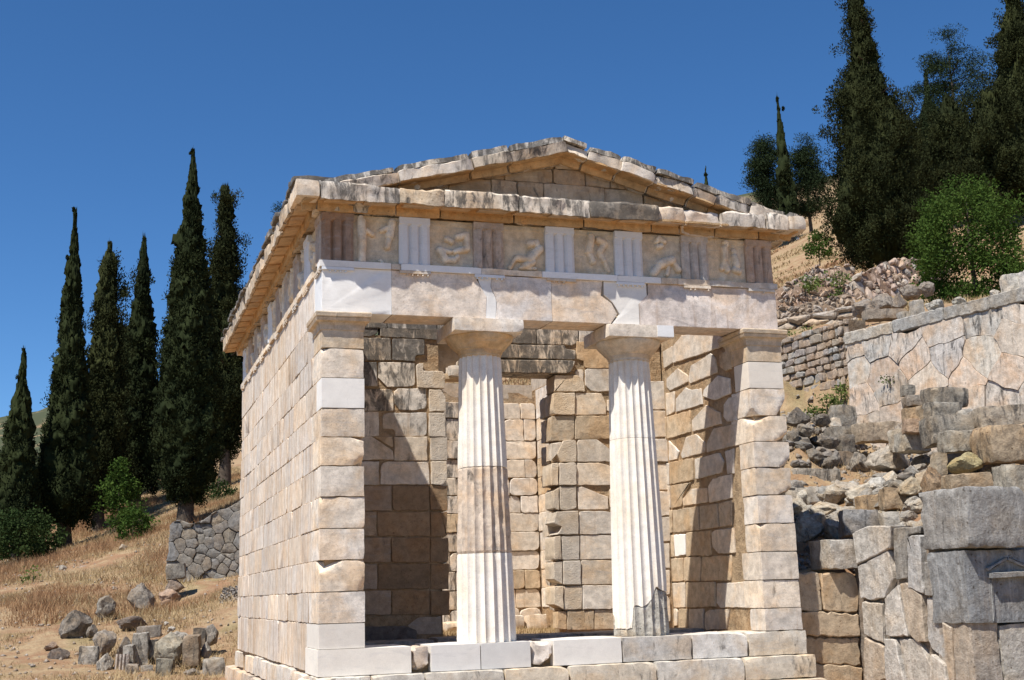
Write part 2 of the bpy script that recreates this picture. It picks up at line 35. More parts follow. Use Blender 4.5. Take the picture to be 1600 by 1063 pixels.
ROCKS=[('pitted_boulder', 'r', (-3.35, 14.17, -0.78),(0.51, 0.33, 0.55), 0.2, (0.2, 0.17, 0.155), 0.3, 'dark pitted conglomerate boulder alone on the straw at lower left', 'boulder', None),('jagged_boulder', 'r', (-3.07, 16.63, -0.17),(0.82, 0.57, 0.73), 0.5, (0.27, 0.25, 0.23), 0.35, 'jagged grey boulder with knobbly end, lowest left in the row of boulders', 'boulder', None),('small_boulder', 'r', (-2.71, 16.18, -0.13),(0.3, 0.26, 0.33), 0.9, (0.27, 0.25, 0.23), 0.3, 'small knobbly stone leaning on the right end of the jagged boulder', 'boulder', None),('rounded_boulder', 'r', (-2.39, 19.0, 0.27),(0.75, 0.53, 0.62), 1.3, (0.3, 0.285, 0.26), 0.15, 'rounded grey boulder between the jagged boulder and the larger slanting one', 'boulder', None),('slanting_boulder', 'r', (-1.52, 19.75, 0.44),(0.95, 0.76, 0.78), 2.1, (0.29, 0.265, 0.24), 0.25, 'largest grey boulder with sloping top beside the pile of stacked stones', 'boulder', None),('squared_stone', 'b', (-0.56, 21.41, 1.26),(0.52, 0.42, 0.43), 0.3, (0.3, 0.285, 0.26), 0.2, 'squared grey stone on top of the stacked stones by the wall corner', 'stone', None),('flat_stone', 'r', (-0.58, 21.38, 0.91),(0.57, 0.46, 0.43), 0.1, (0.34, 0.28, 0.24), 0.1, 'flat pinkish stone second from top of the stacked stones', 'stone', None),('round_stone', 'r', (-0.71, 21.16, 0.61),(0.71, 0.57, 0.43), 0.7, (0.42, 0.32, 0.26), 0.1, 'round reddish stone near the bottom of the stacked stones', 'stone', None),('small_stone', 'r', (-0.78, 21.02, 0.41),(0.63, 0.51, 0.32), 0.4, (0.42, 0.32, 0.26), 0.1, 'small reddish stone lowest under the stacked stones', 'stone', None),('upright_block', 'b', (-2.73, 13.52, -0.73),(0.41, 0.29, 0.49), 0.5, (0.45, 0.43, 0.4), 0.3, 'upright squared block with a bright left face, leftmost of the strewn fragments', 'stone block', None),('pointed_stone', 'r', (-2.4, 14.22, -0.49),(0.56, 0.43, 0.62), 0.2, (0.36, 0.33, 0.3), 0.2, 'pointed grey stone behind the leftmost strewn block', 'stone', None),('carved_fragment', 'r', (-2.38, 13.0, -0.82),(0.43, 0.39, 0.48), 0.9, (0.45, 0.43, 0.4), 0.3, 'broken fluted fragment between the upright block and the triglyph piece', 'stone fragment', None),('pointed_slab', 'r', (-2.0, 13.88, -0.49),(0.39, 0.22, 0.45), 1.9, (0.36, 0.33, 0.3), 0.2, 'small pointed slab behind the triglyph fragment', 'stone', None),('standing_fragment', 'b', (-1.89, 13.16, -0.83),(0.22, 0.42, 0.6), 0.2, (0.45, 0.43, 0.4), 0.25, 'tall narrow fragment just right of the triglyph piece', 'stone fragment', None),('notched_fragment', 'b', (-1.66, 13.38, -0.68),(0.33, 0.48, 0.69), 0.35, (0.45, 0.43, 0.4), 0.3, 'tall notched pale fragment standing amid the strewn stones', 'stone fragment', None),('dark_block', 'b', (-1.43, 13.38, -0.54),(0.25, 0.31, 0.39), 0.1, (0.24, 0.225, 0.205), 0.4, 'dark squared block beside the tall notched fragment', 'stone block', None),('hollow_fragment', 'b', (-1.86, 12.53, -0.93),(0.27, 0.25, 0.32), 0.6, (0.36, 0.33, 0.3), 0.3, 'small hollowed block in front of the tall narrow fragment', 'stone fragment', None),('tilted_fragment', 'b', (-1.57, 12.53, -0.86),(0.24, 0.19, 0.21), 0.9, (0.45, 0.43, 0.4), 0.1, 'little tilted pale fragment beside the hollowed block', 'stone fragment', None),('tilted_slab', 'b', (-1.46, 14.7, -0.14),(0.52, 0.47, 0.26), 0.4, (0.36, 0.33, 0.3), 0.2, 'tilted flat slab lying above the strewn fragments', 'slab', None),('mossy_boulder', 'r', (-1.12, 13.1, -0.7),(0.82, 0.66, 0.77), 2.6, (0.36, 0.34, 0.29), 0.1, 'big pale boulder in the middle of the strewn stones', 'boulder', None),('humped_stone', 'r', (-0.85, 13.8, -0.38),(0.51, 0.41, 0.42), 0.5, (0.45, 0.43, 0.4), 0.2, 'humped pale stone behind the standing stele block', 'stone', None),('stele_block', 'b', (-0.66, 12.52, -0.68),(0.34, 0.43, 0.62), 0.25, (0.34, 0.28, 0.22), 0.15, 'tall brown rectangular block standing amid the strewn stones', 'stone block', None),('split_block', 'b', (-0.43, 13.55, -0.36),(0.28, 0.34, 0.42), 0.3, (0.36, 0.33, 0.3), 0.3, 'grey split block behind the brown standing block', 'stone block', None),('capital_fragment', 'r', (-0.19, 13.47, -0.36),(0.34, 0.37, 0.53), 0.8, (0.36, 0.33, 0.3), 0.3, 'knobbly upright fragment nearest the temple wall', 'stone fragment', None),('arched_fragment', 'r', (-0.35, 12.71, -0.57),(0.38, 0.27, 0.38), 1.4, (0.45, 0.43, 0.4), 0.25, 'rounded carved fragment right of the brown standing block', 'stone fragment', None),('rough_slab', 'b', (-1.22, 12.03, -1.08),(0.35, 0.29, 0.58), 0.1, (0.31, 0.3, 0.26), 0.35, 'lichen speckled upright slab at the bottom edge among the fragments', 'slab', None),('wedge_block', 'b', (-0.27, 11.7, -0.97),(0.42, 0.36, 0.45), 0.7, (0.45, 0.43, 0.4), 0.2, 'wedge shaped block with pale top close to the temple base', 'stone block', None),('buried_stone', 'r', (-0.7, 11.72, -0.91),(0.39, 0.31, 0.21), 0.3, (0.36, 0.33, 0.3), 0.3, 'half buried grey stone between the lichen slab and the wedge block', 'stone', None),('buried_rock', 'r', (-1.77, 16.92, -0.01),(0.8, 0.64, 0.37), 0.4, (0.21, 0.18, 0.165), 0.2, 'dark half buried rock in the bank under the large boulder', 'rock', None),('white_stone', 'r', (-0.94, 15.37, -0.03),(0.18, 0.16, 0.12), 0.2, (0.62, 0.6, 0.57), 0, 'small white stone on the bank above the strewn fragments', 'stone', None),('pebble_stone', 'r', (-1.05, 15.7, 0.08),(0.12, 0.11, 0.12), 0.2, (0.62, 0.6, 0.57), 0, 'smaller of two white stones on the bank', 'stone', None),('pale_slab', 'b', (-1.88, 11.79, -0.96),(0.9, 0.36, 0.09), 0.05, (0.62, 0.6, 0.57), 0.05, 'flat pale slab at the very bottom edge left of the temple', 'slab', None),('sunken_rock', 'r', (-3.55, 15.21, -0.35),(0.34, 0.28, 0.2), 0.3, (0.36, 0.28, 0.23), 0.1, 'reddish sunken rock under the jagged boulder', 'rock', None),('slope_rock', 'r', (-3.81, 29.88, 1.73),(0.3, 0.27, 0.26), 0.3, (0.45, 0.43, 0.4), 0.1, 'pale rock in the grass beside the bare path', 'rock', None),('slope_rock', 'r', (-3.19, 29.68, 1.73),(0.39, 0.35, 0.22), 0.3, (0.42, 0.32, 0.26), 0.2, 'reddish rock in the dry grass near the cypress trunk', 'rock', None),('slope_rock', 'r', (-1.87, 31.26, 2.36),(0.45, 0.41, 0.36), 0.6, (0.42, 0.36, 0.29), 0.1, 'tan rock below the bright green shrub', 'rock', None),('dimpled_boulder', 'r', (10.63, 6.49, 3.71),(0.56, 0.45, 0.41), 0.3, (0.2, 0.185, 0.17), 0.3, 'dark dimpled boulder at the top of the pile beside the temple anta', 'boulder', None),('grey_boulder', 'r', (10.48, 5.96, 3.42),(0.45, 0.36, 0.3), 1.1, (0.3, 0.285, 0.26), 0.2, 'wedge shaped grey boulder under the dark dimpled one', 'boulder', None),('pitted_rock', 'r', (10.16, 5.89, 3.24),(0.27, 0.3, 0.37), 0.7, (0.24, 0.225, 0.205), 0.25, 'pitted rock touching the temple edge below the dimpled boulder', 'rock', None),('pitted_rock', 'r', (10.2, 5.7, 3.07),(0.32, 0.26, 0.3), 1.9, (0.24, 0.225, 0.205), 0.25, 'pitted rock in the second layer of the dark pile', 'rock', None),('heavy_boulder', 'r', (10.86, 5.9, 3.11),(0.6, 0.48, 0.38), 2.4, (0.22, 0.2, 0.18), 0.35, 'broad dark boulder in the middle of the pile', 'boulder', None),('squarish_boulder', 'b', (11.35, 5.95, 3.14),(0.33, 0.28, 0.35), 0.6, (0.25, 0.235, 0.215), 0.3, 'squarish dark boulder at the right end of the pile', 'boulder', None),('reddish_boulder', 'r', (10.53, 5.86, 2.79),(0.52, 0.42, 0.33), 0.9, (0.31, 0.25, 0.21), 0.15, 'reddish brown boulder in the lower row of the pile', 'boulder', None),('lower_boulder', 'b', (11.08, 5.79, 2.79),(0.47, 0.38, 0.34), 0.3, (0.3, 0.26, 0.22), 0.2, 'dark squared boulder right of the reddish one in the lower row', 'boulder', None),('rubble_rock', 'r', (10.07, 5.8, 2.79),(0.34, 0.33, 0.42), 1.5, (0.3, 0.285, 0.26), 0.25, 'crumbling grey rock against the temple edge in the lower row', 'rock', None),('long_boulder', 'r', (11.23, 5.35, 2.58),(0.54, 0.49, 0.54), 0.4, (0.29, 0.27, 0.245), 0.3, 'tall grey boulder in front of the straw patch', 'boulder', None),('big_outcrop', 'r', (10.85, 3.88, 2.55),(0.87, 0.79, 0.51), 0.7, (0.42, 0.39, 0.35), 0.15, 'broad pale outcrop with a shaded face below the tilted boulders', 'boulder', None),('long_block', 'b', (10.18, 5.29, 2.5),(0.92, 0.46, 0.24), 0.15, (0.45, 0.43, 0.4), 0.3, 'long grey worn block lying below the dark pile', 'stone block', None),('white_chunk', 'r', (9.63, 4.96, 2.35),(0.26, 0.21, 0.14), 0.2, (0.62, 0.6, 0.57), 0, 'white marble chunk close to the temple edge', 'stone', None),('pale_block', 'b', (9.27, 4.5, 2.03),(0.37, 0.29, 0.28), 0.2, (0.45, 0.43, 0.4), 0.1, 'pale rough block below the white chunk', 'stone block', None),('marble_slab', 'b', (9.79, 4.23, 2.0),(0.8, 0.32, 0.32), 0.08, (0.46, 0.47, 0.48), 0.05, 'blue grey marble slab with a small hole standing on edge', 'marble slab', None),('broken_drum', 'r', (9.9, 3.25, 1.93),(0.66, 0.59, 0.39), 0.5, (0.5, 0.47, 0.42), 0.1, 'broken rounded marble block right of the blue grey slab', 'marble block', None),('tan_block', 'b', (9.66, 2.72, 1.76),(0.47, 0.33, 0.28), 0.2, (0.42, 0.34, 0.25), 0.05, 'tan gritty block in front of the broken rounded block', 'stone block', None),('tan_slab', 'b', (9.53, 1.7, 1.72),(0.65, 0.32, 0.35), 0.15, (0.4, 0.34, 0.27), 0.1, 'wide tan slab with straight top edge behind the retaining wall', 'slab', None),('pale_boulder', 'r', (9.2, 3.41, 1.72),(0.66, 0.59, 0.28), 0.3, (0.47, 0.43, 0.37), 0.05, 'low pale boulder in front of the blue grey slab', 'boulder', None),('pale_rock', 'r', (8.87, 3.82, 1.82),(0.29, 0.26, 0.22), 0.9, (0.45, 0.42, 0.37), 0.1, 'pale rock by the temple edge in front of the slabs', 'rock', None),('crumbly_boulder', 'r', (8.34, 2.6, 1.3),(0.62, 0.43, 0.48), 0.3, (0.44, 0.4, 0.35), 0.15, 'crumbly pale boulder with its foot in the temple shadow', 'boulder', None),('scooped_boulder', 'r', (8.69, 2.39, 1.27),(0.41, 0.29, 0.41), 1.3, (0.46, 0.42, 0.36), 0.15, 'scooped pale boulder beside the dark slab', 'boulder', None),('shadowed_slab', 'b', (8.28, 1.02, 1.28),(0.56, 0.33, 0.4), 0.1, (0.3, 0.3, 0.31), 0.2, 'smooth slab half in the temple shadow behind the retaining wall', 'slab', None),('corner_block', 'b', (8.52, 0.59, 1.39),(0.25, 0.2, 0.23), 0.2, (0.45, 0.43, 0.4), 0.05, 'small pale block right of the half shadowed slab', 'stone block', None),('tilted_boulder', 'b', (10.78, 3.3, 2.84),(0.36, 0.32, 0.4), 0.7, (0.48, 0.46, 0.42), 0.1, 'pale upright boulder left of the slanting one below the polygonal wall', 'boulder', None),('slanting_slab', 'b', (10.66, 2.82, 2.77),(0.5, 0.4, 0.33), 0.4, (0.44, 0.43, 0.4), 0.1, 'slanting grey slab leaning below the stacked blocks', 'slab', None),('straw_boulder', 'r', (11.12, 4.16, 2.82),(0.42, 0.38, 0.23), 0.4, (0.45, 0.43, 0.4), 0.1, 'low grey boulder at the edge of the straw patch', 'boulder', None),('base_block', 'b', (12.3, 6.23, 3.38),(1.03, 0.41, 0.39), 0.5, (0.42, 0.36, 0.29), 0.1, 'long rough tan block at the foot of the polygonal wall', 'stone block', None),('base_boulder', 'r', (12.04, 5.05, 3.29),(0.39, 0.35, 0.34), 0.5, (0.36, 0.33, 0.3), 0.15, 'round grey boulder at the foot of the polygonal wall', 'boulder', None),('kerb_block', 'b', (11.79, 6.58, 3.51),(0.83, 0.42, 0.21), 0.2, (0.3, 0.285, 0.26), 0.2, 'low kerb block left of the straw patch', 'stone block', None),('leaning_block', 'b', (12.24, 7.34, 3.8),(0.51, 0.36, 0.49), 0.35, (0.33, 0.32, 0.3), 0.2, 'leaning grey block beside the end of the polygonal wall', 'stone block', None),('white_cube', 'b', (11.81, 6.95, 3.78),(0.19, 0.15, 0.19), 0.5, (0.62, 0.6, 0.57), 0, 'small white stone in the shade of the leaning block', 'stone', None),('dark_stone', 'r', (11.44, 6.86, 3.77),(0.45, 0.36, 0.26), 0.2, (0.24, 0.225, 0.205), 0.3, 'dark stone under the green weeds', 'stone', None),('stacked_cube', 'b', (10.66, 2.83, 3.74),(0.22, 0.18, 0.2), 0.2, (0.3, 0.285, 0.26), 0.2, 'small grey block topmost on the left of the stacked ruin', 'stone block', None),('stacked_slab', 'b', (10.68, 2.65, 3.53),(0.42, 0.29, 0.19), 0.1, (0.36, 0.33, 0.3), 0.2, 'flat grey block second from top on the left of the stacked ruin', 'stone block', None),('stacked_block', 'b', (10.54, 2.64, 3.29),(0.26, 0.21, 0.22), 0.1, (0.42, 0.34, 0.25), 0.05, 'square tan block under the flat grey one of the stacked ruin', 'stone block', None),('stacked_block', 'b', (10.67, 2.5, 3.27),(0.22, 0.21, 0.26), 0.3, (0.4, 0.33, 0.25), 0.05, 'narrow tan block beside the square tan one', 'stone block', None),('stacked_block', 'b', (10.55, 2.58, 3.06),(0.37, 0.3, 0.24), 0.1, (0.45, 0.34, 0.26), 0, 'pinkish block at the bottom left of the stacked ruin', 'stone block', None),('crowning_block', 'b', (10.77, 2.0, 3.42),(0.64, 0.45, 0.34), 0.3, (0.3, 0.28, 0.25), 0.3, 'wide dark grey block crowning the stacked ruin', 'stone block', None),('second_block', 'b', (10.43, 1.64, 3.1),(0.52, 0.36, 0.35), 0.45, (0.31, 0.3, 0.28), 0.25, 'slanted dark grey block just below the crowning one', 'stone block', None),('third_block', 'b', (10.2, 1.27, 2.7),(0.73, 0.51, 0.47), 0.2, (0.33, 0.31, 0.28), 0.25, 'large grey block in the middle of the stacked ruin', 'stone block', None),('overhanging_block', 'b', (10.0, 0.72, 2.53),(0.59, 0.47, 0.33), 0.12, (0.4, 0.38, 0.34), 0.2, 'pale grey overhanging block above the mossy hollow', 'stone block', None),('course_block', 'b', (10.61, 1.29, 2.96),(0.27, 0.23, 0.33), 0.05, (0.45, 0.43, 0.4), 0.15, 'square grey block left of the long block in the upper course', 'stone block', None),('course_block', 'b', (10.88, 0.78, 2.92),(0.9, 0.54, 0.34), 0.02, (0.43, 0.39, 0.34), 0.3, 'long speckled grey block in the upper course at the right edge', 'stone block', None),('orange_boulder', 'b', (10.27, 0.04, 2.3),(0.8, 0.72, 0.55), 0.2, (0.4, 0.325, 0.24), 0.2, 'huge orange brown crumbling block at the right edge', 'boulder', None),('grey_edge_block', 'b', (9.26, -1.27, 1.44),(0.43, 0.42, 0.69), 0.2, (0.36, 0.34, 0.3), 0.1, 'tall grey block behind the retaining wall at the right edge', 'stone block', None),('mossy_rock', 'r', (9.68, 0.26, 2.16),(0.53, 0.43, 0.34), 0.3, (0.4, 0.36, 0.22), 0.05, 'mossy yellow green rock under the overhanging block', 'rock', None),('moulded_slab', 'b', (9.25, -0.29, 1.88),(0.61, 0.42, 0.22), 0.05, (0.42, 0.34, 0.25), 0.05, 'tan moulded slab under the mossy rock', 'slab', None),('root_ball', 'r', (9.11, 0.3, 1.84),(0.32, 0.36, 0.45), 0.6, (0.34, 0.25, 0.17), 0.25, 'brown crumbling lump hanging left of the moulded slab', 'rock', None),('grey_slab', 'b', (9.45, 0.56, 2.11),(0.19, 0.19, 0.39), 0.35, (0.42, 0.37, 0.3), 0, 'flat grey upright stone above the brown lump', 'slab', None),('gritty_boulder', 'r', (9.54, 1.43, 1.94),(0.5, 0.45, 0.3), 0.4, (0.46, 0.41, 0.33), 0.05, 'gritty pale boulder left of the brown lump', 'boulder', None),('wall_top_block', 'b', (13.46, 6.16, 5.98),(0.21, 0.3, 0.37), 0.3, (0.45, 0.43, 0.4), 0.1, 'narrow upright block on the polygonal wall', 'stone block', None),('wall_top_stone', 'r', (13.57, 5.67, 5.98),(0.47, 0.38, 0.29), 0.3, (0.5, 0.49, 0.46), 0.15, 'pale holed stone resting on the polygonal wall', 'stone', None),('wall_top_stone', 'r', (13.7, 5.1, 5.98),(0.34, 0.27, 0.23), 0.7, (0.5, 0.49, 0.45), 0.15, 'pale ring like stone resting on the polygonal wall near the shrub', 'stone', None),('wall_top_stone', 'r', (13.9, 4.26, 5.98),(0.23, 0.18, 0.18), 0.3, (0.62, 0.6, 0.57), 0.05, 'bright small stone left of the white upright block', 'stone', None),('white_upright_block', 'b', (13.99, 3.86, 5.98),(0.35, 0.3, 0.37), 0.5, (0.6, 0.59, 0.57), 0.1, 'white upright block on the polygonal wall near the right edge', 'stone block', None),('white_edge_block', 'b', (14.06, 3.56, 5.98),(0.17, 0.29, 0.37), 0.3, (0.62, 0.6, 0.58), 0.05, 'white block cut by the right edge on the polygonal wall', 'stone block', None),('wall_top_stone', 'b', (13.39, 6.46, 5.98),(0.3, 0.24, 0.19), 0.2, (0.45, 0.43, 0.4), 0.1, 'squat pale block at the low step of the polygonal wall top', 'stone', None),('terrace_boulder', 'r', (15.29, 10.68, 7.12),(0.7, 0.56, 0.44), 2.3, (0.28, 0.25, 0.225), 0.25, 'humped dark grey boulder behind the low end of the polygonal wall', 'boulder', None),('terrace_boulder', 'r', (16.33, 11.35, 7.43),(0.59, 0.47, 0.49), 2.3, (0.28, 0.25, 0.225), 0.25, 'grey boulder below the big cypress trunk', 'boulder', None),('terrace_boulder', 'r', (16.37, 10.82, 7.33),(0.45, 0.36, 0.45), 0.3, (0.28, 0.25, 0.225), 0.25, 'dark boulder right of the trunk of the big cypress', 'boulder', None),('terrace_boulder', 'r', (17.58, 11.91, 7.92),(0.58, 0.46, 0.41), 2.3, (0.28, 0.25, 0.225), 0.25, 'round grey boulder between the two right trunks', 'boulder', None),('terrace_boulder', 'r', (18.28, 12.18, 8.09),(0.41, 0.36, 0.45), 2.3, (0.28, 0.25, 0.225), 0.25, 'grey boulder next to the green shrub', 'boulder', None),('long_coping', 'b', (14.57, 8.89, 6.57),(0.98, 0.39, 0.24), 0.35, (0.36, 0.31, 0.26), 0.15, 'long brown coping block behind the polygonal wall', 'stone block', None)]
TERR=[(-4.31, 11.26, -0.75),(-3.31, 16.18, -0.21),(-3.74, 13.71, -0.55),(-1.94, 12.64, -0.8),(-0.35, 11.29, -0.93),(0.39, 17.01, 0.29),(-2.39, 19.0, 0.24),(-1.52, 19.75, 0.42),(-5.06, 20.91, 0.44),(-5.81, 30.57, 1.56),(-4.35, 40.57, 2.79),(-2.89, 44.18, 3.75),(0.21, 32.51, 3.38),(2.54, 44.12, 5.79),(-0.62, 47.42, 5.23),(-6.64, 41.31, 2.83),(-0.03, 22.85, 1.22),(-2.74, 28.47, 1.69),(-4.31, 24.85, 0.95),(-0.68, 20.33, 0.48),(-1.12, 12.99, -0.7),(1.09, 23.02, 1.25),(-1.34, 60.1, 7.27),(-6.21, 61.97, 5.98),(3.43, 61.53, 8.35),(15.77, 15.76, 7.74),(17.16, 16.82, 8.17),(17.25, 15.23, 7.97),(33.73, 35.3, 14.43),(26.5, 28.49, 12.14),(26.27, 32.69, 12.96),(29.77, 25.4, 11.56),(34.45, 34.01, 14.35),(36.34, 48.62, 18.46),(35.79, 43.59, 17.73),(53.84, 73.09, 27.91),(58.09, 87.01, 31.62),(75.69, 111.66, 40.06),(89.4, 126.82, 48.63),(94.17, 145.38, 54.94),(74.06, 85.29, 40.35),(65.45, 68.3, 32.56),(63.15, 58.99, 29.39),(28.73, 20.55, 10.74),(21.8, 13.64, 8.46),(20.4, 14.12, 8.32),(65.46, 73.32, 34.18),(13.0, 9.2, 5.75),(14.5, 5, 5.9),(15, 2.5, 5.9),(12, 10.2, 5.6),(9, 11.5, 5.4),(18, -1, 5.9),(25, -2, 6.2),(16, 8, 6.6),(-8, -25, -1.2),(0, -6, -1.05),(8, -8, -1.05),(-1, 0, -1.0),(-1, 5, -0.97),(-1, 9.5, -0.93),(3, 5, -1),(6, 5, -1),(3, -3, -1),(2.5, 12.0, -0.4),(6, 13, 1.2),(10, -4, -1),(18, -6, -0.8),(-3, 0, -1.0),(-8, 5, -1.1),(-3, 8, -1.0),(-20, 0, -2.5),(-30, 30, -1),(-40, -40, -7),(40, -40, 3),(10, -40, -3),(-60, 80, -4),(-150, 60, -25),(-150, 250, -10),(-40, 160, 8),(-60, 320, 30),(0, 200, 24),(30, 170, 30),(60, 250, 60),(120, 250, 90),(200, 150, 90),(300, 300, 150),(150, 0, 45),(300, 0, 100),(-150, -150, -40),(150, -150, 10),(300, -300, 20),(-300, 300, -20),(-300, -300, -90),(0, 400, 55),(0, 100, 10.5),(15, 90, 14.5),(-400, 0, -110),(10, 60, 8.5),(40, 20, 13)]
BTERR=[(9.04, 4.16, 1.97),(10.38, 5.2, 2.58),(11.57, 6.11, 3.09),(10.11, 1.9, 2.37),(9.73, 2.1, 2.0),(8.66, 1.8, 1.55),(9.66, -0.32, 1.91),(10.51, -0.02, 2.22),(12.65, 7.48, 3.55),(10.16, 5.61, 3.54),(11.59, 8.2, 4.32),(12.93, 8.8, 4.49),(10.62, 1.85, 2.84),(11.45, 2.06, 3.09),(12.16, 1.81, 3.17),(8.45, 2.79, 1.27),(8.34, 1.1, 1.29),(7, 5, 2.2),(7, 9, 3.4),(9, 10, 4.1),(12.3, 8.7, 4.0),(6.8, 1.5, 0.9),(8, -1.8, 1.1),(9.5, -1.8, 1.1),(14, -1.8, 1.6),(14, 3, 3.0),(18, -1.8, 2.2)]
